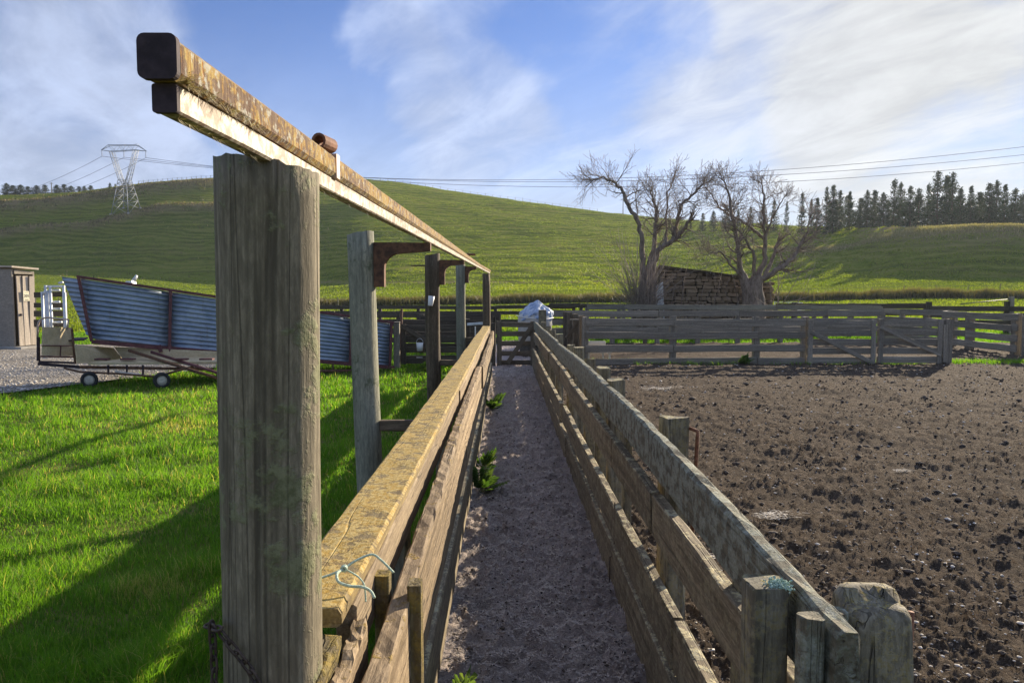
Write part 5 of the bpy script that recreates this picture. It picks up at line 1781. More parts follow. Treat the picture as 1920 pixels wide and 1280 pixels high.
# ------------------------------------------------------------------ pines
def pine_meshes(seed, h=1.0, slim=1.0, loose=1.0):
    """Crown and trunk meshes of a pine of height 10 m."""
    rg = random.Random(seed)
    H = 10.0
    P = []; tint = []

    def clump(c, r, k):
        for _ in range(k):
            d = Vector((rg.gauss(0, 1), rg.gauss(0, 1), rg.gauss(0.5, 0.8))).normalized()
            s = Vector((rg.gauss(0, 1), rg.gauss(0, 1), rg.gauss(0, 1))).cross(d)
            if s.length < 1e-3: continue
            s.normalize()
            o = c + Vector((rg.gauss(0, r), rg.gauss(0, r), rg.gauss(0, r * 0.6)))
            L = rg.uniform(0.22, 0.48)
            w = rg.uniform(0.04, 0.085)
            P.append((o - s * w, o + s * w, o + d * L))
            tint.append(min(1, max(0, rg.gauss(0.45, 0.25))))
    z = 0.6
    T = Tubes()
    tp = [Vector((0, 0, 0))]
    for i in range(1, 9): tp.append(Vector((rg.gauss(0, .05), rg.gauss(0, .05), H * i / 8)))
    T.add(tp, [0.19 * (1 - i / 8.6) + 0.012 for i in range(9)], 7)
    while z < H * 0.99:
        f = z / H
        rmax = (1 - f) ** 0.72 * 2.5 * slim * (0.6 + 0.4 * min(1, f * 5)) + 0.12
        nb = rg.randint(4, 6)
        a0 = rg.uniform(0, 6.28)
        for k in range(nb):
            if rg.random() < 0.12 * loose: continue
            a = a0 + k * 6.28 / nb + rg.uniform(-.35, .35)
            L = rmax * rg.uniform(0.55, 1.18)
            up = rg.uniform(0.15, 0.75) * (0.5 + f)
            pts = []
            for s in np.linspace(0, 1, 5):
                pts.append(Vector((math.cos(a) * L * s, math.sin(a) * L * s, z + L * (up * s * s - 0.12 * s))))
            if L > 0.5: T.add(pts, [0.045 * (1 - f) + 0.012] * 4 + [0.008], 3)
            m = max(2, int(L / 0.28))
            for j in range(m):
                s = 0.28 + 0.72 * (j + 0.5) / m if L > 0.5 else (j + 0.5) / m
                q = Vector((math.cos(a) * L * s, math.sin(a) * L * s, z + L * (up * s * s - 0.12 * s)))
                clump(q, 0.15 + 0.05 * L, 9)
        z += rg.uniform(0.34, 0.62) * (1.15 - 0.5 * f)
    clump(Vector((0, 0, H)), 0.08, 14)
    V = np.array([[tuple(a) for a in q] for q in P]).reshape(-1, 3)
    me = mesh_np('crown', V, np.arange(len(V)).reshape(-1, 3)); me.materials.append(M['needles'])
    col_attr(me, np.repeat(np.array(tint), 3))
    tm = mesh_np('trunk', np.array([tuple(p) for p in T.V]), np.array(T.F), True); tm.materials.append(M['pinebark'])
    return me, tm


PINES = [pine_meshes(s, 1, sl, lo) for s, sl, lo in ((1, 0.9, 1.0), (2, 0.75, 1.4), (3, 1.05, 0.8), (4, 0.85, 2.0), (5, 1.15, 0.6))]
ORD = ['first', 'second', 'third', 'fourth', 'fifth', 'sixth', 'seventh', 'eighth', 'ninth', 'tenth', 'eleventh', 'twelfth', 'thirteenth', 'fourteenth', 'fifteenth',
       'sixteenth', 'seventeenth', 'eighteenth', 'nineteenth', 'twentieth', 'twenty first', 'twenty second', 'twenty third', 'twenty fourth', 'twenty fifth', 'twenty sixth', 'twenty seventh', 'twenty eighth', 'twenty ninth', 'thirtieth', 'thirty first', 'thirty second', 'thirty third', 'thirty fourth', 'thirty fifth', 'thirty sixth']


def pine(name, px, ytop, Y, kind, label, group, wide=1.0, ground_drop=0.3):
    p = at(px, ytop, Y)
    g = gz(p.x, Y) - ground_drop
    h = max(1.0, p.z - g)
    t = thing(name, (p.x, Y, g), label, 'tree', group)
    cm, tm = PINES[kind % len(PINES)]
    rz = random.uniform(0, 6.28)
    for nm, me in (('trunk', tm), ('crown', cm)):
        o = bpy.data.objects.new(nm, me)
        o.parent = t
        s = h / 10.0
        o.scale = (s * wide, s * wide, s)
        o.rotation_euler = (0, 0, rz)
        COL.objects.link(o)


def build_pines():
    row = [(1295, 408, 235), (1318, 400, 230), (1338, 396, 228), (1362, 385, 226), (1384, 392, 222), (1408, 388, 220), (1432, 380, 215), (1452, 376, 210), (1476, 378, 205), (1505, 362, 190), (1522, 374, 184), (1533, 372, 180), (1551, 352, 172), (1563, 349, 168),
           (1576, 358, 172), (1594, 360, 164), (1612, 386, 160), (1627, 357, 160), (1641, 358, 165), (1657, 362, 158), (1678, 337, 166), (1690, 343, 172), (1708, 350, 162), (1724, 355, 170), (1742, 345, 175),
           (1760, 323, 163), (1777, 331, 172), (1788, 325, 166), (1802, 355, 160), (1822, 350, 165), (1838, 362, 174), (1856, 345, 163), (1870, 340, 170), (1886, 347, 160), (1905, 354, 165), (1925, 347, 168)]
    for i, (px, yt, Y) in enumerate(row):
        pine('pine_tree', px, yt, Y, i * 7 + (i // 3), ORD[i] + ' pine from the left in the row on the right ridge', 'pines on the right ridge', random.choice((0.6, 0.72, 0.85, 1.0, 1.15)), 1.0)
    # second rank that closes the foot of the row, seen between the trunks
    for i, px in enumerate(range(1552, 1990, 22)):
        Y = 186 + (i * 37 % 17)
        pine('pine_tree', px + random.uniform(-6, 6), random.uniform(366, 385), Y, i * 3 + 1, ORD[i] + ' of the low pines from the left in the back rank on the right ridge', 'back rank of pines on the right ridge', random.uniform(1.1, 1.45), 1.0)
    left = [(12, 344, 262), (24, 348, 262), (38, 347, 264), (52, 350, 264), (68, 348, 264), (84, 347, 266), (106, 347, 266), (120, 346, 266), (133, 349, 266), (148, 350, 266), (158, 349, 266), (170, 348, 266), (206, 343, 268), (216, 345, 268), (239, 344, 272)]
    for i, (px, yt, Y) in enumerate(left):
        pine('round_pine', px, yt, Y, 2 if i % 2 else 4, ORD[i] + ' small dark pine from the left on the left skyline', 'pines on the left skyline', random.uniform(1.5, 2.1) if i < 12 else 1.0, 1.2)


build_pines()


# ------------------------------------------------------------------ pylon, wires, poles, hill fences
def build_pylon():
    Y = 225.0
    base = at(236, 398, Y)
    gx = base.x
    g = gz(gx, Y)
    z = lambda py: at(236, py, Y).z
    s = Y / F * 1.0
    t = thing('power_pylon', (gx, Y, g), 'lattice steel power pylon standing on the left hill', 'pylon')
    rot = R(-14)
    ca, sa = math.cos(rot), math.sin(rot)

    def W(px_off, py, dy=0.0):
        """pixel offset across the line, photo height, metres along the line"""
        a = px_off * s
        return Vector((gx + a * ca - dy * sa, Y + a * sa + dy * ca, z(py)))
    r = 0.10
    foot = 1.5
    loc = (gx, Y, g)
    waist_y, arm_y, top_y = 338, 283, 272
    legs = []
    for sx in (-1, 1):
        for sy in (-1, 1):
            a = W(sx * 19, 400, sy * 2.6); a.z = gz(a.x, a.y) - 0.3
            b = W(sx * 9, waist_y, sy * 1.1)
            legs.append((sx, sy, a, b))
            tubes('leg', [([a, b], r * 1.15)], M['pylon'], t, 4, loc)
            lathe('footing', [(0.0, 0.55), (0.32, 0.5), (0.4, 0.0), (0.4, -0.4)], M['concrete'], t, a + Vector((0, 0, 0.1)), 8)
    # bracing of the body
    runs = []
    K = 5
    def lp(q, f): return q[2].lerp(q[3], f)
    pairs = ((0, 1), (1, 3), (3, 2), (2, 0))
    fs = [0.0, 0.3, 0.55, 0.76, 0.9, 1.0]
    for i, j in pairs:
        for f0, f1 in zip(fs[:-1], fs[1:]):
            runs.append(([lp(legs[i], f0), lp(legs[j], f1)], r * 0.6)); runs.append(([lp(legs[j], f0), lp(legs[i], f1)], r * 0.6))
            runs.append(([lp(legs[i], f1), lp(legs[j], f1)], r * 0.55))
    tubes('bracing', runs, M['pylon'], t, 3, loc)['kind'] = 'stuff'
    # V arms
    for sx in (-1, 1):
        runs = []
        A = [W(sx * 1, waist_y + 12, -0.7), W(sx * 1, waist_y + 12, 0.7), W(sx * 9, waist_y, -0.9), W(sx * 9, waist_y, 0.9)]
        B = [W(sx * 24, arm_y, -0.6), W(sx * 24, arm_y, 0.6), W(sx * 29, arm_y, -0.6), W(sx * 29, arm_y, 0.6)]
        for a, b in zip(A, B): runs.append(([a, b], r))
        nseg = 7
        for k in range(nseg):
            f0, f1 = k / nseg, (k + 1) / nseg
            for i, j in ((0, 2), (1, 3), (2, 3)):
                runs.append(([A[i].lerp(B[i], f0), A[j].lerp(B[j], f1)], r * 0.5))
        tubes('fork_arm', runs, M['pylon'], t, 3, loc)
    # cross arm truss
    runs = []
    for dy in (-0.6, 0.6):
        runs.append(([W(-49, arm_y - 4, 0), W(-28, arm_y, dy), W(28, arm_y, dy), W(49, arm_y + 3, 0)], r))
        runs.append(([W(-49, arm_y - 4, 0), W(-30, top_y - 1, dy), W(30, top_y + 2, dy), W(49, arm_y + 3, 0)], r))
        xs = [-30, -20, -10, 0, 10, 20, 30]
        for k in range(6):
            runs.append(([W(xs[k], arm_y if k % 2 else top_y, dy), W(xs[k + 1], top_y if k % 2 else arm_y, dy)], r * 0.6))
    for k in (-30, 0, 30):
        runs.append(([W(k, arm_y, -0.6), W(k, arm_y, 0.6)], r * 0.6)); runs.append(([W(k, top_y, -0.6), W(k, top_y, 0.6)], r * 0.6))
    tubes('cross_arm', runs, M['pylon'], t, 3, loc)
    # insulators
    tips = []
    for off, py in ((-48, arm_y - 4), (0, arm_y), (47, arm_y + 3)):
        a = W(off, py); b = a + Vector((0, 0, -1.9))
        prof = []
        for k in range(9):
            zz = -k * 0.21
            prof += [(0.05, zz), (0.16, zz - 0.06), (0.05, zz - 0.13)]
        lathe('insulator', prof, M['pylon'], t, a, 8)
        tips.append(b)
    # wires: on to the right over the valley and off to the left
    farR = [Vector((260, 150, 59.0)), Vector((252, 158, 54.0)), Vector((244, 165, 51.5))]
    names_r = ('upper', 'middle', 'lower')
    for i, (a, b) in enumerate(zip(tips, farR)):
        w = thing('power_line', a, names_r[i] + ' power wire sweeping right across the sky from the pylon', 'power line', None)
        pts = []
        for k in range(61):
            f = k / 60
            p = a.lerp(b, f); p.z -= 4 * (18.0, 16.0, 16.0)[i] * f * (1 - f)
            pts.append(p)
        tubes('conductor', [(pts, 0.055)], M['wire'], w, 5, a)
    for i, a in enumerate(tips):
        b = a + Vector((-150, 95, 0.5 - i * 0.6))
        w = thing('power_line', a, ('outer', 'centre', 'inner')[i] + ' power wire running off to the left frame edge', 'power line', None)
        pts = []
        for k in range(41):
            f = k / 40
            p = a.lerp(b, f); p.z -= 4 * 9.0 * f * (1 - f)
            pts.append(p)
        tubes('conductor', [(pts, 0.05)], M['wire'], w, 5, a)
    # single wood pole on the skyline
    p = at(97, 366, 250); gg = gz(p.x, 250)
    t = thing('utility_pole', (p.x, 250, gg), 'lone thin wooden power pole among the left skyline pines', 'utility pole')
    pole('pole', (p.x, 250, gg - 0.5), (p.x, 250, at(97, 342, 250).z), 0.16, 0.12, M['pole'], t, 8, 4, 0.02)
    zt = at(97, 344, 250).z
    plank('cross_arm', (p.x - 0.7, 250, zt), (p.x + 0.7, 250, zt), 0.12, 0.1, M['pole'], t, 1, 0.0)
    p = at(1168, 410, 292); gg = gz(p.x, 292)
    t = thing('utility_pole', (p.x, 292, gg), 'thin wooden power pole on the ridge behind the left bare tree', 'utility pole')
    zt = at(1170, 372, 292).z
    pole('pole', (p.x, 292, gg - 0.5), (p.x, 292, zt), 0.18, 0.13, M['pole'], t, 8, 4, 0.02)
    plank('cross_arm', (p.x - 1.0, 292, zt - 0.4), (p.x + 1.0, 292, zt - 0.4), 0.14, 0.12, M['pole'], t, 1, 0.0)


build_pylon()


def stake_fence(label, pts, h, r, wires, cat='fence', name='wire_fence'):
    p0 = pts[0]
    t = thing(name, p0, label, cat)
    n = 6
    V = []; Fc = []
    for k in range(n):
        a = 6.283 * k / n
        V.append((r * math.cos(a), r * math.sin(a), -0.3)); V.append((r * math.cos(a), r * math.sin(a), h))
    for k in range(n):
        k2 = (k + 1) % n
        Fc.append((2 * k, 2 * k2, 2 * k2 + 1, 2 * k + 1))
    Fc.append(tuple(2 * k + 1 for k in range(n)))
    me = mesh_py('stake', V, Fc); me.materials.append(M['post'])
    for p in pts:
        o = bpy.data.objects.new('stake', me); o.parent = t; o.location = Vector(p) - Vector(p0)
        o.rotation_euler = (random.uniform(-.05, .05), random.uniform(-.05, .05), 0)
        o.scale = (1, 1, random.uniform(0.9, 1.1))
        COL.objects.link(o)
    for k in range(wires):
        z = h * (0.35 + 0.55 * k / max(1, wires - 1)) if wires > 1 else h * 0.9
        tubes('wire', [([Vector(p) + Vector((0, 0, z)) for p in pts], r * 0.28)], M['wire'], t, 4, p0)


def build_hill_fences():
    def ridge(px, back=-3.0):
        Yr = float(np.interp(px, TX, TD)) + back
        x = at(px, 400, Yr).x
        return Vector((x, Yr, gz(x, Yr)))
    stake_fence('stakes of a wire fence along the left skyline', [ridge(px, -2) for px in range(262, 425, 9)], 1.2, 0.09, 1)
    stake_fence('wire fence following the hill skyline right of the rail', [ridge(px, -2) for px in range(700, 1130, 14)], 1.2, 0.09, 1)

    def onhill(px, Y):
        x = at(px, 400, Y).x
        return Vector((x, Y, gz(x, Y)))
    stake_fence('wire fence along the foot of the hill at the left', [onhill(px, 62) for px in range(60, 640, 44)], 1.15, 0.04, 2)
    stake_fence('wire fence along the rank grass strip at right', [onhill(px, 78) for px in range(1460, 1960, 60)], 1.15, 0.05, 2)
    # pipe gate right of the ruin and a sagging wire strainer
    p0, p1 = at(1452, 575, 36), at(1508, 575, 36)
    g = gz(p0.x, 36)
    t = thing('pipe_gate', (p0.x, 36, g), 'thin pipe gate in the paddock just right of the ruin', 'gate')
    top = at(1452, 566, 36).z
    tubes('frame', [([Vector((p0.x, 36, g + 0.1)), Vector((p0.x, 36, top)), Vector((p1.x - 0.1, 36, top - 0.05)), Vector((p1.x, 36, top - 0.2)), Vector((p1.x, 36, g + 0.1))], 0.025)], M['galv'], t, 6, (p0.x, 36, g))
    for f in (0.33, 0.66):
        tubes('bar', [([Vector((p0.x, 36, top - 0.5 * f)), Vector((p1.x, 36, top - 0.1 - 0.5 * f))], 0.02)], M['galv'], t, 6, (p0.x, 36, g))
    tubes('bar', [([Vector((p0.x + 0.7, 36, g + 0.1)), Vector((p0.x + 0.7, 36, top))], 0.02)], M['galv'], t, 6, (p0.x, 36, g))
    a, b = at(1800, 570, 30.8), at(1893, 561, 30.8)
    t = thing('strainer_post', (b.x, 30.8, gz(b.x, 30.8)), 'short post with slanting stay wire above the far right fence', 'post')
    plank('post', (b.x + 0.08, 30.8, gz(b.x, 30.8) - 0.2), (b.x + 0.08, 30.8, at(0, 556, 30.8).z), 0.16, 0.16, M['fence'], t, 3, 0.006, up=(0, 1, 0))
    tubes('stay', [([a, b], 0.02)], M['wire'], t, 5, b)


build_hill_fences()


# ------------------------------------------------------------------ grass and other ground cover
def blades(name, X, Y, Z, L, W, lean, tint, mat, label, stiff=0.55):
    """Bent two segment blades in one mesh."""
    n = len(X)
    a = RNG.uniform(0, 2 * np.pi, n)
    la = RNG.uniform(0, 2 * np.pi, n)
    lx, ly = np.cos(la) * lean, np.sin(la) * lean
    sx, sy = np.cos(a) * W / 2, np.sin(a) * W / 2
    P = np.zeros((n, 5, 3))
    P[:, 0] = np.stack([X - sx, Y - sy, Z - 0.01], 1); P[:, 1] = np.stack([X + sx, Y + sy, Z - 0.01], 1)
    mx, my = X + lx * L * 0.35, Y + ly * L * 0.35
    mz = Z + L * stiff
    P[:, 2] = np.stack([mx - sx * .8, my - sy * .8, mz], 1); P[:, 3] = np.stack([mx + sx * .8, my + sy * .8, mz], 1)
    P[:, 4] = np.stack([X + lx * L, Y + ly * L, Z + L * np.sqrt(np.clip(1 - (lean * 0.75) ** 2, 0.1, 1))], 1)
    i = np.arange(n)[:, None] * 5
    Fc = np.concatenate([i + np.array([[0, 1, 3]]), i + np.array([[0, 3, 2]]), i + np.array([[2, 3, 4]])], 0)
    me = mesh_np(name, P.reshape(-1, 3), Fc)
    col_attr(me, np.repeat(tint, 5))
    o = link(name, me, mat)
    return tag(o, label, 'grass', None, 'stuff')


def build_grass():
    # lawn left of the race: density falls with distance
    n = 330000
    Yg = 0.75 * (18.0 / 0.75) ** RNG.random(n)
    u = RNG.random(n)
    Xg = -0.50 - u * (np.maximum(0.62, 0.80 * Yg) - 0.2)
    keep = np.ones(n, bool)
    # gravel corner and trampled bare spots
    keep &= ~((Xg < -5.2) & (Yg > gravel_edge(Xg) + RNG.normal(0.05, 0.18, n)))
    patch = fbm(Xg * 0.9, Yg * 0.9, 91, 4)
    keep &= RNG.random(n) < np.clip(0.35 + patch * 1.5, 0, 1)
    Xg, Yg, patch = Xg[keep], Yg[keep], patch[keep]
    n = len(Xg)
    tuft = fbm(Xg * 3.3, Yg * 3.3, 95, 3)
    L = (0.020 + 0.13 * np.clip(tuft - 0.28, 0, 1) * RNG.uniform(0.4, 1.6, n) + 0.030 * RNG.random(n) ** 2) * (1 + 0.03 * Yg)
    far = np.clip(Yg / 4.0, 1, 4)
    W = RNG.uniform(0.0022, 0.0048, n) * far
    L *= (1 + 0.9 * (Xg > -0.75) * RNG.random(n))
    lump = fbm(Xg * 1.6, Yg * 1.6, 131, 3)
    L *= 0.55 + 1.5 * np.clip(lump - 0.3, 0, 1)
    tint = np.clip(RNG.normal(0.34, 0.15, n) + (lump - 0.5) * 0.5 + (tuft - 0.5) * 0.4 + (RNG.random(n) < 0.07) * 0.6 + np.clip(0.40 - patch, 0, 1) * 1.2, 0, 1)
    dryspot = np.exp(-(((Xg + 4.0) / 0.35) ** 2 + ((Yg - 9.0) / 0.5) ** 2)) + np.exp(-(((Xg + 1.95) / 0.3) ** 2 + ((Yg - 3.95) / 0.25) ** 2))
    tint = np.clip(tint + dryspot * 0.55 * (RNG.random(n) < 0.6), 0, 1)
    Z = 0.0 * Xg
    blades('lawn_grass', Xg, Yg, Z, L, W, RNG.uniform(0.1, 0.95, n), tint, M['grass'], 'short green grass left of the race in low sun')
    # grass in the far left yard and beneath fences
    n = 60000
    Yg = RNG.uniform(16, 32, n); Xg = -1.0 - RNG.random(n) * (0.72 * Yg)
    ok = ~((Xg < -5.0) & (Yg < 24))
    Xg, Yg = Xg[ok], Yg[ok]; n = len(Xg)
    blades('paddock_grass', Xg, Yg, terrain(Xg, Yg), RNG.uniform(0.05, 0.14, n), RNG.uniform(0.01, 0.02, n), RNG.uniform(0.1, 0.9, n), np.clip(RNG.normal(0.4, .2, n), 0, 1), M['grass'], 'rougher grass beyond the loading ramp')
    # strip under the yard fence
    n = 16000
    Xg = RNG.uniform(1.9, 14.5, n); Yg = 17.15 + RNG.normal(0, 0.22, n) + 0.3 * (fbm(Xg * 0.6, Xg * 0, 97, 2) - 0.5)
    ok = fbm(Xg * 1.5, Yg * 1.5, 99, 3) > 0.40
    Xg, Yg = Xg[ok], Yg[ok]; n = len(Xg)
    blades('fence_line_grass', Xg, Yg, 0.02 + 0 * Xg, RNG.uniform(0.04, 0.15, n), RNG.uniform(0.006, 0.014, n), RNG.uniform(0.1, 0.9, n), np.clip(RNG.normal(0.45, .2, n), 0, 1), M['grass'], 'strip of bright grass along the yard fence foot')
    # pen grass and paddock right
    n = 70000
    Yg = 24.3 + 22 * RNG.random(n) ** 1.3; Xg = -2 + RNG.random(n) * (0.78 * Yg + 2)
    blades('pen_grass', Xg, Yg, terrain(Xg, Yg), RNG.uniform(0.05, 0.15, n), RNG.uniform(0.012, 0.024, n), RNG.uniform(0.1, 0.9, n), np.clip(RNG.normal(0.4, .2, n), 0, 1), M['grass'], 'green grass in the pens behind the dirt yard')
    # rank grass and rushes along the drain
    n = 60000
    Xg = RNG.uniform(-34, 75, n)
    line = 74 + 2.0 * np.sin(Xg / 17.0)
    Yg = line + RNG.normal(0, 0.75, n)
    clump = fbm(Xg * 0.55, Yg * 0.5, 103, 3)
    L = RNG.uniform(0.5, 1.0, n) * (0.55 + 0.95 * clump)
    tint = np.clip(0.15 + 0.45 * RNG.random(n) + (Yg - line) * 0.12 + (L - 0.6) * 0.35, 0, 1)
    blades('rank_grass', Xg, Yg, terrain(Xg, Yg), L, RNG.uniform(0.03, 0.07, n), RNG.uniform(0.05, 0.6, n), tint, M['rank'], 'strip of brown rank grass along the drain below the hill')
    # dry tops on the right spur and the hill foot
    n = 26000
    Xg = RNG.uniform(50, 130, n); pp = 949 + F * Xg / 132.0
    rdv = np.interp(949 + F * Xg / 130.0, TX, TD)
    Yg = rdv + RNG.normal(-1.5, 3.0, n)
    ok = (pp > 1560)
    Xg, Yg = Xg[ok], Yg[ok]; n = len(Xg)
    blades('dry_ridge_grass', Xg, Yg, terrain(Xg, Yg), RNG.uniform(0.25, 0.6, n), RNG.uniform(0.04, 0.09, n), RNG.uniform(0.1, 0.7, n), np.clip(RNG.normal(0.7, .2, n), 0, 1), M['straw'], 'dry pale grass along the right ridge below the pines')


build_grass()


def build_tussocks():
    n = 90000
    Y = RNG.uniform(176, 262, n); p = RNG.uniform(-120, 640, n)
    X = (p - 949) / F * Y
    z, hill, dry = terrain(X, Y, True)
    ok = RNG.random(n) < np.clip(dry * 1.1 - 0.12, 0.015, 1) * (0.3 + (fbm(X / 3, Y / 3, 121, 3) > 0.5))
    X, Y, z = X[ok], Y[ok], z[ok]
    n = len(X)
    blades('hill_tussocks', X, Y, z, RNG.uniform(0.3, 0.8, n), RNG.uniform(0.10, 0.22, n), RNG.uniform(0.1, 0.7, n), np.clip(RNG.normal(0.55, .25, n), 0, 1), M['rank'], 'rough brown tussocks on the benches of the left hill')


build_tussocks()


def tufts(name, X, Y, Z, L, W, tint, mat, label):
    """Single triangle tufts, for pasture too far off to show its blades."""
    n = len(X)
    a = RNG.uniform(0, 6.28, n); sx, sy = np.cos(a) * W / 2, np.sin(a) * W / 2
    P = np.zeros((n, 3, 3))
    P[:, 0] = np.stack([X - sx, Y - sy, Z - 0.02], 1); P[:, 1] = np.stack([X + sx, Y + sy, Z - 0.02], 1)
    P[:, 2] = np.stack([X + RNG.normal(0, .5, n) * L, Y + RNG.normal(0, .5, n) * L, Z + L], 1)
    me = mesh_np(name, P.reshape(-1, 3), np.arange(n * 3).reshape(-1, 3))
    col_attr(me, np.repeat(tint, 3))
    return tag(link(name, me, mat), label, 'grass', None, 'stuff')


def build_far_grass():
    n = 420000
    Y = 100 * (352 / 100) ** RNG.random(n); p = RNG.uniform(-60, 1980, n)
    X = (p - 949) / F * Y
    z, hill, dry = terrain(X, Y, True)
    rd = np.interp(p, TX, TD)
    # terraces: tufts stand thicker on the treads
    tread = np.sin((z * 0.75 + 5.0 * fbm(X * 0.06, Y * 0.06, 141, 3)) * 2 * np.pi)
    ok = (Y < rd + 4) & (RNG.random(n) < 0.45 + 0.45 * tread)
    X, Y, z, dry = X[ok], Y[ok], z[ok], dry[ok]
    n = len(X)
    pat = fbm(X / 14, Y / 14, 143, 4)
    tint = np.clip(RNG.normal(0.34, 0.16, n) + (pat - 0.5) * 0.9 + dry * 0.35, 0, 1)
    tufts('hill_grass', X, Y, z, RNG.uniform(0.08, 0.24, n), RNG.uniform(0.10, 0.28, n), tint, M['pasture'], 'short grazed grass covering the hill faces')
    n = 130000
    Y = 32 * (112 / 32) ** RNG.random(n); p = RNG.uniform(-60, 1980, n)
    X = (p - 949) / F * Y
    tint = np.clip(RNG.normal(0.40, 0.16, n) + (fbm(X / 5, Y / 5, 147, 3) - 0.5) * 0.6, 0, 1)
    tufts('paddock_turf', X, Y, terrain(X, Y), RNG.uniform(0.05, 0.16, n), RNG.uniform(0.05, 0.14, n), tint, M['pasture'], 'bright grazed turf of the flat paddock below the hill')


build_far_grass()


def lumps(name, X, Y, Z, S, mat, label, cat, flat=0.7):
    """Many small irregular octahedral lumps joined in one mesh."""
    n = len(X)
    base = np.array([(1, 0, 0), (0, 1, 0), (-1, 0, 0), (0, -1, 0), (0, 0, 1), (0, 0, -1), (.75, .75, .3), (-.7, .7, .25), (-.75, -.65, .3), (.65, -.75, .2)], float)
    faces = np.array([(0, 6, 4), (6, 1, 4), (1, 7, 4), (7, 2, 4), (2, 8, 4), (8, 3, 4), (3, 9, 4), (9, 0, 4), (6, 0, 5), (1, 6, 5), (7, 1, 5), (2, 7, 5), (8, 2, 5), (3, 8, 5), (9, 3, 5), (0, 9, 5)])
    a = RNG.uniform(0, 6.28, n)
    jit = RNG.uniform(0.7, 1.3, (n, 10, 3))
    P = base[None] * jit
    ca, sa = np.cos(a)[:, None], np.sin(a)[:, None]
    x = P[..., 0] * ca - P[..., 1] * sa; y = P[..., 0] * sa + P[..., 1] * ca
    st = RNG.uniform(0.7, 1.4, n)[:, None]
    Q = np.stack([x * S[:, None] * st + X[:, None], y * S[:, None] + Y[:, None], P[..., 2] * S[:, None] * flat + Z[:, None]], -1)
    Fc = (faces[None] + (np.arange(n) * 10)[:, None, None]).reshape(-1, 3)
    me = mesh_np(name, Q.reshape(-1, 3), Fc)
    return tag(link(name, me, mat), label, cat, None, 'stuff')


def build_ground_bits():
    n = 52000
    Y = 0.9 * (17 / 0.9) ** RNG.random(n); X = 0.75 + RNG.random(n) ** 1.1 * (0.4 + 0.85 * Y)
    S = np.clip(RNG.lognormal(-5.95, 0.75, n), 0.001, 0.022) * np.clip(0.75 + Y / 9, 0.8, 2.4)
    lumps('dirt_clods', X, Y, dirt_h(X, Y) + S * 0.15, S, M['clod'], 'dark clods scattered over the dirt yard', 'clods')
    n = 6500
    Y = 0.9 * (17 / 0.9) ** RNG.random(n); X = 0.75 + RNG.random(n) * (0.4 + 0.85 * Y)
    S = np.clip(RNG.lognormal(-5.4, 0.5, n), 0.0015, 0.014) * np.clip(0.75 + Y / 12, 0.8, 2)
    lumps('pale_pebbles', X, Y, dirt_h(X, Y) + S * 0.25, S, M['pebble'], 'pale pebbles scattered over the dirt yard', 'pebbles', 0.6)
    n = 2600
    X = RNG.uniform(-15, -5.3, n); Y = gravel_edge(X) + RNG.random(n) ** 1.5 * 9
    S = RNG.uniform(0.008, 0.03, n)
    lumps('loose_gravel', X, Y, 0.05 + 0 * X, S, M['pebble'], 'loose stones lying on the gravel path', 'gravel')
    # clods and fibres in the race
    n = 9000
    Y = 0.8 * (16.4 / 0.8) ** RNG.random(n); X = RNG.uniform(-0.27, 0.58, n)
    S = np.clip(RNG.lognormal(-5.5, 0.45, n), 0.0015, 0.016)
    lumps('dung_pellets', X, Y, race_h(X, Y) + S * 0.1, S, M['clod'], 'dark dung lumps on the floor of the race', 'dung')
    n = 120000
    Y = 0.8 * (16.0 / 0.8) ** RNG.random(n); X = RNG.uniform(-0.28, 0.59, n)
    Z = race_h(X, Y) + 0.002
    L = RNG.uniform(0.006, 0.024, n) * np.clip(0.8 + Y / 10, .8, 2)
    a = RNG.uniform(0, 6.28, n); w = RNG.uniform(0.0008, 0.002, n) * np.clip(0.7 + Y / 5, .8, 3)
    dx, dy = np.cos(a), np.sin(a)
    dz = RNG.uniform(-0.15, 0.45, n)
    P = np.zeros((n, 3, 3))
    P[:, 0] = np.stack([X - dy * w, Y + dx * w, Z], 1); P[:, 1] = np.stack([X + dy * w, Y - dx * w, Z], 1)
    P[:, 2] = np.stack([X + dx * L, Y + dy * L, Z + dz * L], 1)
    me = mesh_np('dung_fibres', P.reshape(-1, 3), np.arange(n * 3).reshape(-1, 3))
    col_attr(me, np.repeat(np.clip(RNG.random(n) * 0.5 + fbm(X * 9, Y * 9, 111, 2) * 0.7 - 0.1, 0, 1), 3))
    tag(link('dung_fibres', me, M['fibre']), 'pale straw and wool fibres trodden into the race floor', 'straw', None, 'stuff')
    # scraps of wool lying in the yard
    spots = [(1240, 732, 'beside the race under the yard fence'), (1450, 975, 'near the middle of the dirt yard'), (1690, 885, 'small, right of the middle of the dirt yard'), (1340, 1045, 'close to the nearest race post')]
    for i, (px, py, lab) in enumerate(spots):
        d = CAM_R @ Vector(((px - 960.0) / F, -(py - 640.0) / F, -1.0))
        k = (EYE - 0.03) / -d.z
        p = Vector((0, 0, EYE)) + d * k
        V = []; Fc = []
        S = 0.06 * (0.5 + p.y / 6)
        if i == 2: S *= 0.5
        for q in range(160):
            c = Vector((random.gauss(0, S), random.gauss(0, S * 0.5), abs(random.gauss(0, S * 0.14))))
            e = c + Vector((random.gauss(0, S * .5), random.gauss(0, S * .4), random.gauss(0, S * .08)))
            w = Vector((random.gauss(0, 1), random.gauss(0, 1), 0)).normalized() * S * 0.05
            o = len(V); V += [c - w, c + w, e]; Fc.append((o, o + 1, o + 2))
        h = float(dirt_h(np.array(p.x), np.array(p.y)))
        tag(link('wool_scrap', mesh_py('wool_scrap', V, Fc), M['wool'], None, (p.x, p.y, h + 0.005)), 'scrap of dirty white wool ' + lab, 'wool', None, 'stuff')


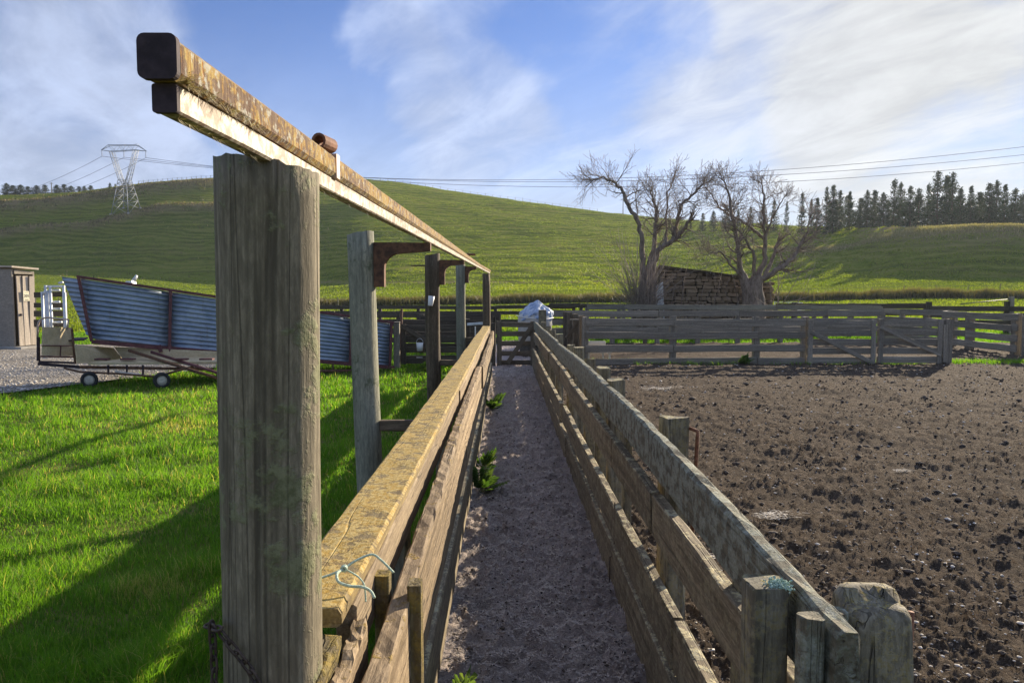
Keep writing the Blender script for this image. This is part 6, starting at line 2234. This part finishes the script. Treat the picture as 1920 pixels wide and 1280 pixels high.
build_ground_bits()


def build_weeds():
    def weed(p, n, size, label):
        t = thing('leafy_weed', p, label, 'weed', 'weeds along the left race rail')
        V = []; Fc = []; tn = []
        S = Tubes()
        p = Vector(p)
        for i in range(n):
            a = random.uniform(-1.9, 1.2); el = random.uniform(0.35, 1.2)
            d = Vector((math.cos(a) * math.cos(el), math.sin(a) * math.cos(el), math.sin(el)))
            L = size * random.uniform(0.5, 1.1)
            tip = p + d * L
            S.add([p, p + d * L * 0.5 + Vector((0, 0, L * .05)), tip], [0.0015, 0.0012, 0.0008], 3)
            side = d.cross(Vector((0, 0, 1))).normalized(); up = side.cross(d)
            c = random.random()
            # lobed leaflets along the stalk
            for k in range(5):
                s = 0.45 + 0.55 * k / 4
                q = p + d * L * s + Vector((0, 0, L * 0.06 * (1 - s)))
                for sg in (-1, 1):
                    l = L * 0.34 * (1.15 - 0.5 * s)
                    m = q + side * sg * l * 0.55 + d * l * 0.35 + up * l * 0.1
                    e = q + side * sg * l + d * l * 0.75 - up * l * 0.12
                    w = d * l * 0.42
                    o = len(V); V += [q - p, m - w - p, e - p, m + w - p]; Fc.append((o, o + 1, o + 2, o + 3)); tn += [c] * 4
        me = mesh_py('leaves', V, Fc); col_attr(me, np.array(tn))
        link('leaves', me, M['weed'], t, p)
        S.build('stalks', M['weed'], t, p)
    weed((-0.215, 2.62, 0.03), 26, 0.20, 'lobed green weed nearest the camera against the left race rail')
    weed((-0.225, 2.42, 0.03), 16, 0.15, 'small weed just in front of the nearest leafy weed')
    weed((-0.225, 5.9, 0.03), 24, 0.22, 'dark weed clump midway along the left race rail')
    weed((-0.22, 6.7, 0.03), 18, 0.20, 'second weed clump midway along the left race rail')
    weed((-0.22, 10.2, 0.03), 20, 0.26, 'far weed clump near the end of the left race rail')
    weed((-0.24, 1.62, 0.03), 14, 0.13, 'weed sprout at the bottom frame edge by the guide slats')
    weed((0.66, 9.2, 0.05), 14, 0.22, 'weed growing through the right race fence')
    weed((0.66, 7.0, 0.1), 10, 0.16, 'small weed sprouting between the right race rails')
    p = at(1385, 690, 17.0)
    weed((p.x, 16.85, 0.02), 20, 0.30, 'pale weed at the foot of the yard fence')
    p = at(795, 690, 15.6)
    weed((p.x, 15.6, 0.0), 22, 0.36, 'tall dark weed by the pen gate at the ramp end')


build_weeds()


# ------------------------------------------------------------------ air
def build_haze():
    V = []
    lo, hi = (-1100, -70, -70), (1600, 1800, 215)
    for x in (lo[0], hi[0]):
        for y in (lo[1], hi[1]):
            for z in (lo[2], hi[2]): V.append((x, y, z))
    me = mesh_py('haze', V, [(0, 1, 3, 2), (4, 6, 7, 5), (0, 4, 5, 1), (2, 3, 7, 6), (0, 2, 6, 4), (1, 5, 7, 3)])
    m = bpy.data.materials.new('haze_air'); m.use_nodes = True
    nt = m.node_tree; nt.nodes.clear()
    out = nt.nodes.new('ShaderNodeOutputMaterial')
    pv = nt.nodes.new('ShaderNodeVolumePrincipled')
    pv.inputs['Color'].default_value = (0.78, 0.88, 1.0, 1)
    pv.inputs['Density'].default_value = HAZE
    pv.inputs['Anisotropy'].default_value = 0.28
    nt.links.new(pv.outputs[0], out.inputs['Volume'])
    tag(link('haze', me, m), 'thin bluish air over the whole valley', 'haze', None, 'stuff')


HAZE = 0.00018
if HAZE > 0:
    build_haze()
